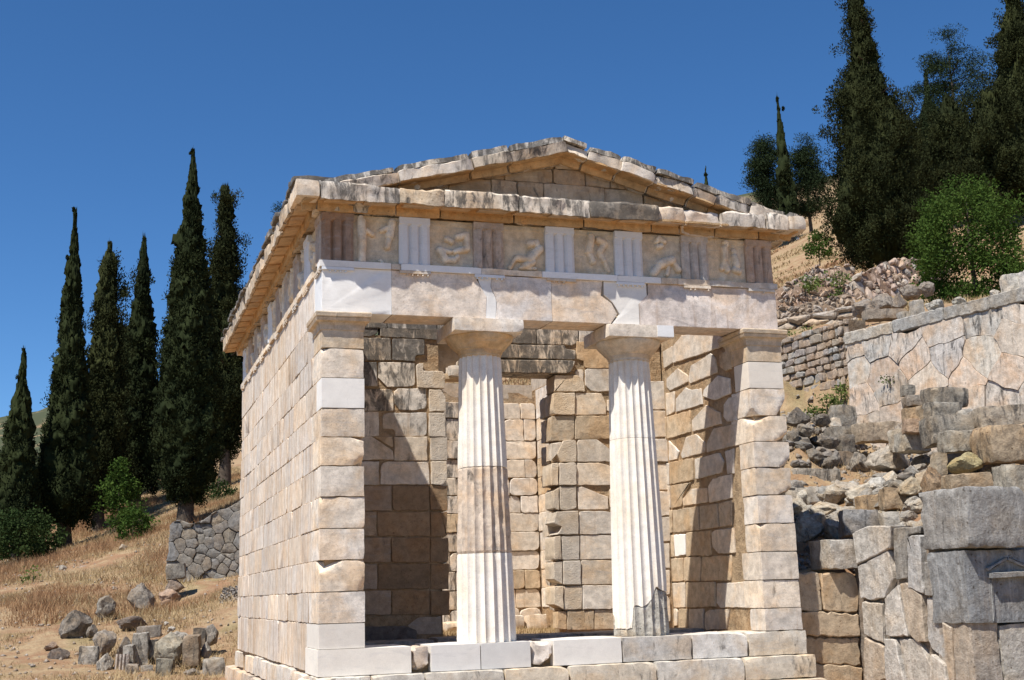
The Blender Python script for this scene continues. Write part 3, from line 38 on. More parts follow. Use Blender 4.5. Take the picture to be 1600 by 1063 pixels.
TREES=[('c', 'cypress_tree', (-5.93, 39.01, 2.48), 8.7, [(0.99, 0.1),(0.85, 0.28),(0.692, 0.51),(0.473, 0.77),(0.258, 0.92),(0.075, 0.87)], 'slender cypress at the far left edge of the picture', 1, {}),('c', 'cypress_tree', (-4.1, 40.51, 2.68), 15.07, [(0.99, 0.11),(0.885, 0.29),(0.747, 0.48),(0.573, 0.67),(0.421, 0.91),(0.271, 1.17),(0.142, 1.33),(0.083, 1.01)], 'tall tapering cypress with pale bare trunk foot, second from left', 2, {}),('k', 'cypress_tree', (-2.78, 44.16, 3.69), 13.63, [(0.99, 0.14),(0.862, 0.46),(0.701, 0.69),(0.519, 0.86),(0.34, 1.15),(0.186, 1.26),(0.088, 0.86)], 'ragged cypress with a forked side branch between two slim ones', 3, {'fork': 1}),('c', 'cypress_tree', (-1.14, 47.65, 4.95), 13.85, [(0.99, 0.12),(0.87, 0.43),(0.701, 0.62),(0.533, 0.83),(0.368, 1.11),(0.206, 1.23),(0.068, 0.92)], 'slim pointed cypress left of the tallest one', 4, {}),('c', 'cypress_tree', (0.32, 32.48, 3.37), 14.79, [(0.99, 0.09),(0.894, 0.31),(0.805, 0.52),(0.716, 0.71),(0.541, 0.94),(0.369, 1.13),(0.201, 1.18),(0.118, 0.99),(0.062, 0.52)], 'tallest cypress on the left with a thick bare trunk', 5, {}),('k', 'cypress_tree', (2.69, 44.08, 5.73), 14.99, [(0.99, 0.18),(0.895, 0.48),(0.764, 0.71),(0.634, 0.89),(0.464, 0.95),(0.296, 1.07),(0.151, 0.89),(0.1, 0.48)], 'ragged open cypress just left of the temple cornice', 6, {}),('k', 'cypress_tree', (-1.86, 54.31, 5.01), 10.48, [(0.99, 0.54),(0.816, 1.35),(0.576, 1.83),(0.373, 1.69),(0.172, 1.01)], 'broad dark cypress filling the gap behind the ragged one', 7, {}),('p', 'pine_tree', (7.04, 59.36, 7.95), 17.21, [(0.99, 0.23),(0.888, 0.61),(0.743, 0.99),(0.553, 1.14),(0.319, 0.91)], 'pine tip showing behind the left cornice of the temple', 8, {}),('k', 'cypress_tree', (34.11, 36.17, 14.79), 18.08, [(0.99, 0.25),(0.852, 0.48),(0.735, 0.67),(0.658, 0.86),(0.6, 1.21),(0.467, 1.72),(0.355, 2.1),(0.244, 2.42),(0.134, 2.48),(0.076, 1.4)], 'huge spreading dark cypress rising out of the top of the picture', 9, {'big': 1}),('k', 'cypress_tree', (37.43, 39.15, 15.88), 10.71, [(0.99, 0.27),(0.752, 0.88),(0.484, 1.22),(0.253, 1.49),(0.123, 1.01)], 'dark cypress close behind the huge one with its own slim trunk', 10, {}),('k', 'cypress_tree', (39.49, 40.5, 16.45), 9.36, [(0.99, 0.28),(0.752, 0.7),(0.477, 0.91),(0.245, 0.98),(0.111, 0.7)], 'thin dark cypress between the huge cypress and the green shrub', 19, {}),('c', 'cypress_tree', (74.82, 111.97, 39.93), 19.82, [(0.99, 0.15),(0.857, 0.46),(0.652, 0.77),(0.448, 1.08),(0.247, 1.31),(0.107, 1.08)], 'needle thin cypress standing above the right end of the roof', 11, {}),('p', 'pine_tree', (77.68, 120.99, 43.58), 14.09, [(0.99, 0.66),(0.782, 1.97),(0.539, 2.3),(0.298, 1.64)], 'open pine left of the needle thin cypress', 12, {}),('p', 'pine_tree', (79.68, 115.12, 42.88), 12.81, [(0.99, 0.64),(0.769, 1.75),(0.446, 2.07),(0.222, 1.75)], 'open pine right of the needle thin cypress', 13, {}),('p', 'pine_tree', (58.84, 60.68, 28.09), 14.35, [(0.99, 0.58),(0.852, 2.24),(0.635, 3.12),(0.421, 3.41),(0.244, 2.43)], 'tall open pine with sky showing through its crown', 14, {}),('c', 'cypress_tree', (60.04, 65.12, 30.6), 10.89, [(0.99, 0.15),(0.781, 0.36),(0.534, 1.13),(0.29, 1.74),(0.096, 1.54)], 'dark cypress with a thin spire left of the open pine', 15, {}),('k', 'cypress_tree', (52.0, 45.86, 22.46), 15.82, [(0.99, 0.32),(0.811, 0.96),(0.62, 1.52),(0.433, 2.16),(0.221, 2.4),(0.065, 2.0)], 'big ragged dark cypress cut by the right edge of the picture', 16, {'big': 1}),('k', 'cypress_tree', (47.55, 43.28, 21.28), 7.9, [(1.092, 0.38),(0.838, 1.37),(0.535, 2.05),(0.236, 2.2),(0.088, 1.52)], 'broad dark cypress right of the open pine', 17, {}),('k', 'cypress_tree', (51.42, 52.01, 24.71), 8.36, [(0.99, 0.34),(0.719, 1.12),(0.397, 1.64),(0.132, 1.72),(0.037, 1.12)], 'dark cypress in front of the open pine trunk', 18, {}),('c', 'cypress_tree', (74.76, 132.78, 43.1), 14.42, [(0.99, 0.17),(0.844, 0.44),(0.623, 0.7),(0.248, 0.96),(0.062, 0.78)], 'tiny cypress tip peeping over the right slope of the roof', 20, {}),('d', 'green_tree', (23.92, 17.14, 8.91), 4.4, [(0.99, 0.53),(0.808, 1.35),(0.539, 1.76),(0.249, 1.89),(0.057, 1.64)], 'bright green leafy tree above the polygonal wall', 21, {}),('s', 'green_shrub', (-1.99, 35.39, 3.32), 2.82, [(0.99, 0.2),(0.736, 0.54),(0.375, 0.64),(0.062, 0.39)], 'upright bright green shrub in front of the dark cypresses', 22, {}),('s', 'green_shrub', (-1.47, 33.23, 2.59), 1.66, [(0.99, 0.28),(0.624, 0.64),(0.261, 0.57),(0.043, 0.19)], 'bright green bushy shrub with thin stems on the straw slope', 23, {}),('s', 'dark_shrub', (-5.54, 35.67, 2.43), 1.85, [(0.99, 0.58),(0.56, 1.3),(0.16, 1.35),(0.0, 0.96)], 'wide dark green shrub at the left edge below the cypress', 24, {}),('s', 'dark_shrub', (2.1, 40.23, 4.55), 1.15, [(0.99, 0.44),(0.494, 0.83),(0.049, 0.72)], 'olive coloured shrub beside the temple above the fieldstone wall', 25, {}),('s', 'green_shrub', (37.23, 47.04, 19.48), 1.57, [(0.99, 0.38),(0.494, 0.76),(0.049, 0.68)], 'small green shrub at the foot of the huge cypress', 26, {}),('s', 'weed_clump', (12.08, 7.65, 4.11), 0.39, [(0.99, 0.14),(0.424, 0.3),(0.035, 0.25)], 'green weeds growing over the dark stone', 27, {}),('s', 'weed_clump', (13.13, 8.7, 4.62), 0.3, [(0.99, 0.11),(0.396, 0.23),(0.049, 0.17)], 'pale green weeds under the coursed rubble wall', 28, {}),('s', 'weed_clump', (25.11, 28.84, 12.65), 0.61, [(0.99, 0.21),(0.449, 0.32),(0.0, 0.21)], 'weeds hanging on the pink rubble bank', 29, {}),('s', 'weed_clump', (26.27, 28.43, 12.77), 0.58, [(0.99, 0.21),(0.471, 0.27),(0.0, 0.16)], 'round weed at the top of the pink rubble bank', 30, {}),('s', 'weed_clump', (15.42, 13.86, 7.12), 0.29, [(0.99, 0.17),(0.371, 0.38),(0.0, 0.35)], 'grey green tuft on the ledge above the coursed wall', 31, {}),('s', 'weed_clump', (13.06, 6.74, 4.63), 0.24, [(0.99, 0.04),(0.495, 0.07),(0.055, 0.04)], 'green tuft rooted in a joint of the polygonal wall', 32, {}),('s', 'weed_clump', (26.25, 28.6, 12.01), 0.55, [(0.99, 0.16),(0.445, 0.27),(0.0, 0.16)], 'weed low on the pink rubble bank', 33, {}),('s', 'weed_clump', (-4.63, 28.08, 1.38), 0.36, [(0.99, 0.1),(0.465, 0.18),(0.058, 0.12)], 'small green plant alone on the straw slope at left', 34, {})]
HEAPS=[('heap of dark pitted stones piled against the temple edge', [(9.61, 5.22),(10.49, 5.14),(11.57, 6.7),(10.46, 6.53)], 34, 0.25, 0.55, [(0.2, 0.185, 0.165),(0.25, 0.225, 0.2)]),('heap of pale broken stones around the blue grey marble slab', [(8.48, 3.34),(9.37, 2.62),(10.5, 4.23),(9.45, 4.78)], 40, 0.2, 0.5, [(0.42, 0.385, 0.33),(0.36, 0.33, 0.29),(0.45, 0.42, 0.37)]),('heap of grey broken stones below the tilted boulders', [(9.02, 2.05),(9.7, 1.41),(11.03, 3.1),(10.71, 4.46)], 40, 0.2, 0.5, [(0.42, 0.385, 0.33),(0.36, 0.33, 0.29),(0.45, 0.42, 0.37),(0.27, 0.25, 0.22),(0.33, 0.3, 0.26),(0.22, 0.2, 0.18)]),('heap of crumbled brown stones under the stacked ruin', [(9.07, 0.52),(9.82, -0.78),(11.2, 0.73),(10.28, 2.06)], 40, 0.2, 0.5, [(0.38, 0.31, 0.23),(0.34, 0.3, 0.25),(0.42, 0.34, 0.25)]),('heap of tan broken stones just behind the top of the retaining wall', [(8.24, 0.5),(8.72, -0.34),(9.69, 0.73),(9.17, 1.56)], 36, 0.18, 0.42, [(0.4, 0.35, 0.28),(0.36, 0.32, 0.27),(0.43, 0.39, 0.33)]),('heap of small grey stones under the coursed rubble wall', [(11.23, 7.82),(12.5, 7.41),(13.33, 8.6),(12.51, 9.94)], 24, 0.15, 0.35, [(0.27, 0.25, 0.22),(0.33, 0.3, 0.26),(0.22, 0.2, 0.18)])]
PER=(75.69, 111.64, 40.13)
W2=((12.99, 11.87, 5.08),(13.34, 8.57, 4.9))
W4=((23.34, 29.6, 11.76),(27.12, 28.23, 12.43),(34.9, 31.75, 14.19))
W4B=((18.99, 21.87, 9.4),(22.69, 21.58, 10.12))
W3=((15.6, 15.86, 7.53),(16.94, 13.82, 7.52))
W5=((-0.68, 23.58, 1.3),(1.53, 22.83, 1.46))
W5B=((0.22, 18.63, 0.53),(0.95, 17.92, 0.19))

# ------------------------------------------------------------------ materials
def new_mat(name):
    m=bpy.data.materials.new(name); m.use_nodes=True
    nt=m.node_tree; return m,nt.nodes,nt.links,nt.nodes['Principled BSDF']
class NB:
    def __init__(s,nodes,links): s.n=nodes; s.l=links
    def put(s,sock,v):
        if hasattr(v,'is_output') or isinstance(v,bpy.types.NodeSocket): s.l.new(v,sock)
        else: sock.default_value=v
    def mix(s,f,a,b,t='MIX'):
        n=s.n.new('ShaderNodeMix'); n.data_type='RGBA'; n.blend_type=t
        for i,v in ((0,f),(6,a),(7,b)):
            if isinstance(v,tuple) and len(v)==3: v=(*v,1)
            s.put(n.inputs[i],v)
        return n.outputs[2]
    def math(s,op,a,b=0.,c=0.):
        n=s.n.new('ShaderNodeMath'); n.operation=op
        for i,v in enumerate((a,b,c)): s.put(n.inputs[i],v)
        return n.outputs[0]
    def vmath(s,op,a,b):
        n=s.n.new('ShaderNodeVectorMath'); n.operation=op
        s.put(n.inputs[0],a); s.put(n.inputs[1],b); return n.outputs[0]
    def noise(s,vec,scale,detail=3,rough=.55,dist=0):
        n=s.n.new('ShaderNodeTexNoise'); s.put(n.inputs['Vector'],vec)
        n.inputs['Scale'].default_value=scale; n.inputs['Detail'].default_value=detail
        n.inputs['Roughness'].default_value=rough; n.inputs['Distortion'].default_value=dist
        return n.outputs[0]
    def vor(s,vec,scale):
        n=s.n.new('ShaderNodeTexVoronoi'); s.put(n.inputs['Vector'],vec); n.inputs['Scale'].default_value=scale
        return n.outputs['Distance']
    def ramp(s,v,lo,hi,a=0.,b=1.):
        n=s.n.new('ShaderNodeMapRange'); n.interpolation_type='SMOOTHSTEP'
        for i,x in enumerate((v,lo,hi,a,b)): s.put(n.inputs[i],x)
        return n.outputs[0]
    def scale(s,vec,sc):
        n=s.n.new('ShaderNodeMapping'); s.put(n.inputs[0],vec); n.inputs['Scale'].default_value=sc; return n.outputs[0]
    def bump(s,h,dist,strength=1,normal=None):
        n=s.n.new('ShaderNodeBump'); s.put(n.inputs['Height'],h); n.inputs['Distance'].default_value=dist
        n.inputs['Strength'].default_value=strength
        if normal is not None: s.put(n.inputs['Normal'],normal)
        return n.outputs[0]
def stone_mat(name,patina,pamt,vary,pit,bumpd,stain=.3,vein=0.,hammer=0.,rough=.8,fine=40.,streak=0.):
    m,n,l,bs=new_mat(name); B=NB(n,l)
    tc=n.new('ShaderNodeTexCoord').outputs['Object']; oi=n.new('ShaderNodeObjectInfo')
    off=B.math('MULTIPLY',oi.outputs['Random'],61.)
    cx=n.new('ShaderNodeCombineXYZ'); 
    for i in range(3): l.new(off,cx.inputs[i])
    v=B.vmath('ADD',tc,cx.outputs[0])
    base=oi.outputs['Color']; al=oi.outputs['Alpha']
    n1=B.noise(v,1.9,5,.6,.4)
    c=B.mix(B.math('MULTIPLY',B.ramp(n1,.42,.68),pamt),base,B.mix(1.,base,patina,'MULTIPLY'))
    n2=B.noise(v,8.,7,.68)
    g=B.ramp(n2,.25,.75,1-vary,1+vary*.6)
    gc=n.new('ShaderNodeCombineXYZ'); [l.new(g,gc.inputs[i]) for i in range(3)]
    c=B.mix(1.,c,gc.outputs[0],'MULTIPLY')
    if vein:
        vv=B.noise(B.scale(v,(1.2,1.2,7.)),2.2,5,.6,.9)
        c=B.mix(B.math('MULTIPLY',B.ramp(vv,.52,.72),vein),c,(.40,.39,.385))
    if stain:
        s1=B.noise(B.scale(v,(5.,5.,.35)),1.7,4,.6,.3)
        s2=B.noise(v,.9,2)
        c=B.mix(B.math('MULTIPLY',B.math('MULTIPLY',B.ramp(s1,.55,.75),B.ramp(s2,.42,.6)),stain),c,(.30,.17,.075))
    if streak:
        q1=B.noise(B.scale(v,(13.,13.,.45)),1.6,5,.62,.15)
        c=B.mix(B.math('MULTIPLY',B.ramp(q1,.50,.66),streak),c,B.mix(1.,c,(.70,.56,.43),'MULTIPLY'))
        c=B.mix(B.math('MULTIPLY',B.ramp(q1,.46,.34),streak*.7),c,(.80,.74,.67))
    # dark lichen crust running down from the top, amount in the object colour's alpha
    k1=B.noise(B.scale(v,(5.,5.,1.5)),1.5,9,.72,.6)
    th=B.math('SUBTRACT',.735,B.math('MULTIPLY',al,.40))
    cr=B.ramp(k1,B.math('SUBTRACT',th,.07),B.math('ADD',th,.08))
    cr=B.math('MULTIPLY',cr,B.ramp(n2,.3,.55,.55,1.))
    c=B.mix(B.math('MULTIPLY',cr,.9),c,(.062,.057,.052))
    n4=B.noise(v,110.,3,.7)
    g4=B.ramp(n4,.3,.7,.86,1.10)
    gd=n.new('ShaderNodeCombineXYZ'); [l.new(g4,gd.inputs[i]) for i in range(3)]
    c=B.mix(1. if vary>.1 else .4,c,gd.outputs[0],'MULTIPLY')
    n3=B.noise(v,fine,4,.7)
    pm=B.ramp(n3,.60,.72)
    c=B.mix(B.math('MULTIPLY',pm,pit),c,B.mix(1.,c,(.42,.34,.26),'MULTIPLY'))
    l.new(c,bs.inputs['Base Color']); bs.inputs['Roughness'].default_value=rough; bs.inputs['Specular IOR Level'].default_value=.25
    h=B.math('ADD',B.math('MULTIPLY',n2,1.),B.math('MULTIPLY',pm,-.35*pit-.05))
    h=B.math('ADD',h,B.math('MULTIPLY',n3,.3))
    if hammer:
        hv=B.vor(v,40.); h=B.math('ADD',h,B.math('MULTIPLY',B.ramp(hv,.1,.6),hammer))
    l.new(B.bump(h,bumpd,.9),bs.inputs['Normal'])
    return m
MAT={}
MAT['marble']=stone_mat('weathered_marble',(1.0,.84,.66),.75,.30,.65,.010,.45,.34)
MAT['streaked']=stone_mat('streaked_marble',(1.0,.86,.70),.65,.22,.5,.009,.85,0.,streak=.9)
MAT['new']=stone_mat('new_white_marble',(.97,.95,.93),.6,.06,.05,.0025,.0,.22,rough=.6)
MAT['colm']=stone_mat('column_marble',(1.0,.90,.76),.55,.13,.25,.004,.22,.16,rough=.65,streak=.22)
MAT['lime']=stone_mat('ochre_limestone',(1.0,.84,.66),.8,.30,.9,.018,.25,0.,fine=30.)
MAT['hammer']=stone_mat('tooled_marble',(1.0,.88,.72),.7,.22,.5,.012,.15,0.,hammer=.22)
MAT['grey']=stone_mat('grey_limestone',(1.0,.86,.70),.8,.42,.9,.036,.15,0.,fine=20.)
MAT['poly']=stone_mat('pale_polygonal_stone',(1.0,.82,.66),.9,.34,.7,.022,.35,.0,streak=.25)
MAT['gstreak']=stone_mat('streaked_grey_limestone',(1.0,.88,.74),.7,.40,.9,.034,.2,0.,fine=20.,streak=.20)
MAT['mortar']=stone_mat('rubble_mortar',(1.0,.85,.7),.8,.40,1.0,.05,.2,0.,fine=24.)
CLR={'cr':('marble',(.70,.615,.515)),'wh':('new',(.77,.765,.755)),'oc':('lime',(.55,.435,.305)),'hm':('hammer',(.60,.51,.405)),
     'gd':('grey',(.30,.27,.24)),'lg':('gstreak',(.48,.45,.41)),'mg':('gstreak',(.27,.262,.25)),'tn':('gstreak',(.43,.365,.295))}

def simple_mat(name,col,rough=.8,var=.35,scale=6.,bumpd=0.):
    m,n,l,bs=new_mat(name); B=NB(n,l)
    tc=n.new('ShaderNodeTexCoord').outputs['Object']
    nn=B.noise(tc,scale,5,.65)
    c=B.mix(B.ramp(nn,.3,.7),tuple(x*(1-var) for x in col),tuple(x*(1+var*.7) for x in col))
    l.new(c,bs.inputs['Base Color']); bs.inputs['Roughness'].default_value=rough; bs.inputs['Specular IOR Level'].default_value=.2
    if bumpd: l.new(B.bump(nn,bumpd),bs.inputs['Normal'])
    return m
def leaf_mat(name,dark,light,trans=0.,scale=.6):
    m,n,l,bs=new_mat(name); B=NB(n,l)
    ge=n.new('ShaderNodeNewGeometry'); tc=n.new('ShaderNodeTexCoord').outputs['Object']
    nn=B.noise(tc,scale,3,.6)
    f=B.math('ADD',B.math('MULTIPLY',ge.outputs['Random Per Island'],.55),B.math('MULTIPLY',B.ramp(nn,.35,.65),.45))
    c=B.mix(f,dark,light); l.new(c,bs.inputs['Base Color'])
    bs.inputs['Roughness'].default_value=.85; bs.inputs['Specular IOR Level'].default_value=.06
    if trans:
        tr=n.new('ShaderNodeBsdfTranslucent'); l.new(c,tr.inputs[0]); mx=n.new('ShaderNodeMixShader'); mx.inputs[0].default_value=trans
        l.new(bs.outputs[0],mx.inputs[1]); l.new(tr.outputs[0],mx.inputs[2]); l.new(mx.outputs[0],n['Material Output'].inputs[0])
    return m
MAT['cyp']=leaf_mat('cypress_foliage',(.008,.013,.005),(.027,.034,.012))
MAT['cyp2']=leaf_mat('olive_cypress_foliage',(.009,.013,.005),(.038,.043,.015))
MAT['pine']=leaf_mat('pine_needles',(.010,.018,.008),(.034,.050,.021))
MAT['green']=leaf_mat('broad_leaves',(.026,.056,.010),(.084,.132,.027),.25)
MAT['dkgreen']=leaf_mat('dark_leaves',(.017,.034,.010),(.048,.07,.022),.15)
MAT['weed']=leaf_mat('weed_leaves',(.06,.10,.025),(.17,.20,.06),.2)
MAT['bark']=simple_mat('bark',(.085,.066,.05),.9,.4,9.,.02)
MAT['straw']=leaf_mat('dry_grass',(.28,.19,.095),(.54,.42,.245),.2,.35)
MAT['straw2']=leaf_mat('reddish_dry_grass',(.25,.14,.075),(.46,.29,.16),.2,.5)
MAT['cloth']=simple_mat('pale_cloth',(.62,.68,.72),.8,.1)
MAT['skin']=simple_mat('skin',(.45,.28,.2),.6,.1)
def ground_mat():
    m,n,l,bs=new_mat('dry_earth_and_straw'); B=NB(n,l)
    tc=n.new('ShaderNodeTexCoord').outputs['Object']
    a=B.noise(tc,.22,5,.6,.6); b=B.noise(tc,1.6,6,.65); c3=B.noise(tc,14.,6,.7); far=B.noise(tc,.035,4,.6)
    c=B.mix(B.ramp(a,.38,.62),(.34,.235,.135),(.30,.172,.098))
    c=B.mix(B.ramp(b,.42,.66),c,(.40,.295,.175))
    c=B.mix(B.math('MULTIPLY',B.ramp(B.noise(tc,.5,4),.56,.66),.45),c,(.19,.175,.075))
    c=B.mix(B.ramp(c3,.35,.75,0.,.55),c,(.15,.105,.065))
    c=B.mix(B.ramp(B.noise(tc,55.,3,.7),.66,.72,0.,.8),c,(.42,.38,.33))
    sx=n.new('ShaderNodeSeparateXYZ'); l.new(tc,sx.inputs[0])
    dist=B.ramp(sx.outputs[1],150.,230.)
    c=B.mix(B.math('MULTIPLY',dist,B.ramp(far,.3,.5)),c,(.06,.068,.036))
    l.new(c,bs.inputs['Base Color']); bs.inputs['Roughness'].default_value=.95; bs.inputs['Specular IOR Level'].default_value=.1
    l.new(B.bump(B.math('ADD',B.math('MULTIPLY',b,1.2),B.math('MULTIPLY',c3,.5)),.09,.9),bs.inputs['Normal'])
    return m
MAT['ground']=ground_mat()

# ------------------------------------------------------------------ object helpers
WLOC={}
def mesh_np(name,verts,faces=None,quads=None,smooth=False):
    me=bpy.data.meshes.new(name)
    if faces is not None: me.from_pydata([tuple(v) for v in verts],[],faces)
    else:
        q=np.asarray(quads,dtype=np.int32); k=q.shape[1]; nf=len(q)
        me.vertices.add(len(verts)); me.vertices.foreach_set('co',np.asarray(verts,dtype=np.float32).ravel())
        me.loops.add(nf*k); me.loops.foreach_set('vertex_index',q.ravel())
        me.polygons.add(nf); me.polygons.foreach_set('loop_start',np.arange(0,nf*k,k,dtype=np.int32))
        me.polygons.foreach_set('loop_total',np.full(nf,k,dtype=np.int32)); me.update(calc_edges=True)
    if smooth: me.polygons.foreach_set('use_smooth',np.ones(len(me.polygons),dtype=bool))
    return me
def link(o,loc,parent=None):
    COL.objects.link(o); WLOC[o.name]=Vector(loc)
    if parent is not None: o.parent=parent; o.location=Vector(loc)-WLOC[parent.name]
    else: o.location=loc
    return o
def crisp(me,ang=.55):
    me.polygons.foreach_set('use_smooth',np.ones(len(me.polygons),dtype=bool)); me.set_sharp_from_angle(angle=ang); return me
def obj(name,me,mat,parent=None,loc=(0,0,0),col=None,crust=0.):
    o=bpy.data.objects.new(name,me)
    if mat is not None and not me.materials: me.materials.append(mat)
    if col is not None: o.color=(*col,crust)
    return link(o,loc,parent)
def tag(o,label,cat,group=None):
    o['label']=label; o['category']=cat
    if group: o['group']=group
    return o
def thing(name,label,cat,loc,group=None):
    o=bpy.data.objects.new(name,None); o.empty_display_size=.2; link(o,loc); return tag(o,label,cat,group)
def structure(o): o['kind']='structure'; return o
def centred(verts):
    v=np.asarray(verts,dtype=float); c=(v.min(0)+v.max(0))/2; return v-c,c
def jit(rng,col,a=.13,w=.04):
    k=1+rng.uniform(-a,a); t=rng.uniform(-w,w)
    return (col[0]*k*(1+t),col[1]*k,col[2]*k*(1-t*1.6))
def N(p,s): return noise.noise(Vector((p[0]*s,p[1]*s,p[2]*s)))

# irregular slab: an outline in a wall plane, cut from thick stone with worn, chipped edges
def slab_mesh(name,poly,O,U,V,Nn,depth,rng,bev=.010,rough=.008,chip=.15,csize=.10,step=.06,proud=0.,rnd=.022,bulge=0.):
    P=[np.array(q,float) for q in poly]
    A=sum(P[i][0]*P[(i+1)%len(P)][1]-P[(i+1)%len(P)][0]*P[i][1] for i in range(len(P)))
    if A<0: P=P[::-1]
    Q=[]
    n=len(P)
    if n>14: Q=P
    for i in (range(n) if n<=14 else ()):
        a,b,c=P[i-1],P[i],P[(i+1)%n]; la=np.linalg.norm(a-b); lc=np.linalg.norm(c-b)
        if la<1e-4 or lc<1e-4: continue
        if rng.random()<chip: d1,d2=rng.uniform(.3,1.)*csize*1.3,rng.uniform(.3,1.)*csize
        else: d1=d2=rng.uniform(.4,1.2)*rnd
        d1=min(d1,la*.42); d2=min(d2,lc*.42)
        p1=b+(a-b)/la*d1; p2=b+(c-b)/lc*d2; Q+= [p1,(p1+p2)*.32+b*.36,p2]
    R=[]
    for i in range(len(Q)):
        a,b=Q[i],Q[(i+1)%len(Q)]; k=max(1,int(np.linalg.norm(b-a)/step))
        for j in range(k): R.append(a+(b-a)*j/k)
    R=np.array(R); m=len(R)
    T=np.roll(R,-1,0)-np.roll(R,1,0); T/=np.linalg.norm(T,axis=1)[:,None]+1e-9
    Nin=np.stack([-T[:,1],T[:,0]],1)
    sd=rng.uniform(0,99)
    w=np.array([noise.noise(Vector((q[0]*9+sd,q[1]*9,sd)))*.7+noise.noise(Vector((q[0]*28+sd,q[1]*28,sd)))*.5 for q in R])
    R0=R+Nin*(np.clip(w,-.1,1)*rough*2.2)[:,None]
    bw=bev*(1+.9*np.array([noise.noise(Vector((q[0]*13,q[1]*13,sd+7))) for q in R]))
    R1=R0+Nin*np.clip(bw,bev*.3,None)[:,None]
    cen=R.mean(0)
    def lift(r2,nn): return O+r2[:,0:1]*U+r2[:,1:2]*V+(nn if np.ndim(nn) else np.full(len(r2),nn))[:,None]*Nn
    ring=[lift(R0+Nin*.01,-depth),lift(R0,proud-bev*1.1)]
    nz=np.array([noise.noise(Vector((q[0]*5+sd,q[1]*5,3.)))*.006 for q in R1])
    ring.append(lift(R1,proud+nz))
    if bulge:
        R2=R1+(cen-R1)*.45; ring.append(lift(R2,proud+bulge+nz*2))
    verts=np.concatenate(ring); f=[]
    for k in range(len(ring)-1):
        for i in range(m):
            j=(i+1)%m; f.append((k*m+i,k*m+j,(k+1)*m+j,(k+1)*m+i))
    k=len(ring)-1; f.append(tuple(k*m+i for i in range(m))); f.append(tuple(range(m-1,-1,-1)))
    v,c=centred(verts); return crisp(mesh_np(name,v,f),.5),c
def slab(name,parent,poly,plane,val,depth,kind,crust,rng,off=0.,**kw):
    if plane=='-y': O,U,V,Nn=np.array([0,val,0]),np.array([1.,0,0]),np.array([0,0,1.]),np.array([0,-1.,0])
    elif plane=='-x': O,U,V,Nn=np.array([val,0,0]),np.array([0,1.,0]),np.array([0,0,1.]),np.array([-1.,0,0])
    elif plane=='+x': O,U,V,Nn=np.array([val,0,0]),np.array([0,1.,0]),np.array([0,0,1.]),np.array([1.,0,0])
    else: O,U,V,Nn=plane
    me,c=slab_mesh(name,poly,O,U,V,Nn,depth,rng,proud=off,**kw)
    mk,col=CLR[kind] if isinstance(kind,str) else kind
    return obj(name,me,MAT[mk],parent,c,jit(rng,col),crust)

# worn box with rounded, chipped edges
def rbox_mesh(name,size,rng,res=.07,r=.018,rough=.006,chips=(),amp=0.,ampscale=2.):
    sx,sy,sz=size; nn=[max(2,int(round(s/res))) for s in size]
    idx={}; V=[]; F=[]
    def vid(i,j,k):
        key=(i,j,k)
        if key not in idx: idx[key]=len(V); V.append((i/nn[0]-.5,j/nn[1]-.5,k/nn[2]-.5))
        return idx[key]
    for (ax,b,c) in ((0,1,2),(1,2,0),(2,0,1)):
        for side in (0,nn[ax]):
            for i in range(nn[b]):
                for j in range(nn[c]):
                    q=[]
                    for (di,dj) in ((0,0),(1,0),(1,1),(0,1)):
                        t=[0,0,0]; t[ax]=side; t[b]=i+di; t[c]=j+dj; q.append(vid(*t))
                    F.append(q if side else q[::-1])
    v=np.array(V)*np.array(size); h=np.array(size)/2; sd=rng.uniform(0,99)
    out=[]
    for p in v:
        nz=noise.noise(Vector((p[0]*7+sd,p[1]*7,p[2]*7))); n2=noise.noise(Vector((p[0]*21+sd,p[1]*21,p[2]*21+5)))
        rad=min(max(r*(1+1.2*nz+.6*n2),r*.25),min(h)*.9)
        inner=np.clip(p,-(h-rad),h-rad); d=p-inner; L=np.linalg.norm(d)
        q=inner+d/L*rad if L>1e-9 else p
        out.append(q-np.sign(p)*(np.abs(p)/h>.999)*rough*max(0,nz+.3*n2))
    v=np.array(out)
    for (cs,dx) in chips:
        cs=np.array(cs,float); nv=np.array([cs[i]/dx[i] if dx[i] else 0 for i in range(3)]); L=np.linalg.norm(nv); nv/=L
        corner=cs*h; pt=corner-np.array([cs[0]*dx[0],0,0]) if dx[0] else corner-np.array([0,cs[1]*dx[1],0])
        d=(v-pt)@nv
        for i in np.where(d>0)[0]: v[i]-=nv*(d[i]*(1-.12*noise.noise(Vector(v[i]*9))))
    if amp:
        for i in range(len(v)):
            w=Vector(v[i]*ampscale)+Vector((sd,0,0)); v[i]+=np.array(noise.noise_vector(w))*amp+np.array(noise.noise_vector(w*3.1))*amp*.4
    return crisp(mesh_np(name,v,F),.6)
def rbox(name,parent,lo,hi,kind,crust,rng,**kw):
    lo=np.array(lo,float); hi=np.array(hi,float)
    me=rbox_mesh(name,hi-lo,rng,**kw); mk,col=CLR[kind] if isinstance(kind,str) else kind
    return obj(name,me,MAT[mk],parent,(lo+hi)/2,jit(rng,col),crust)
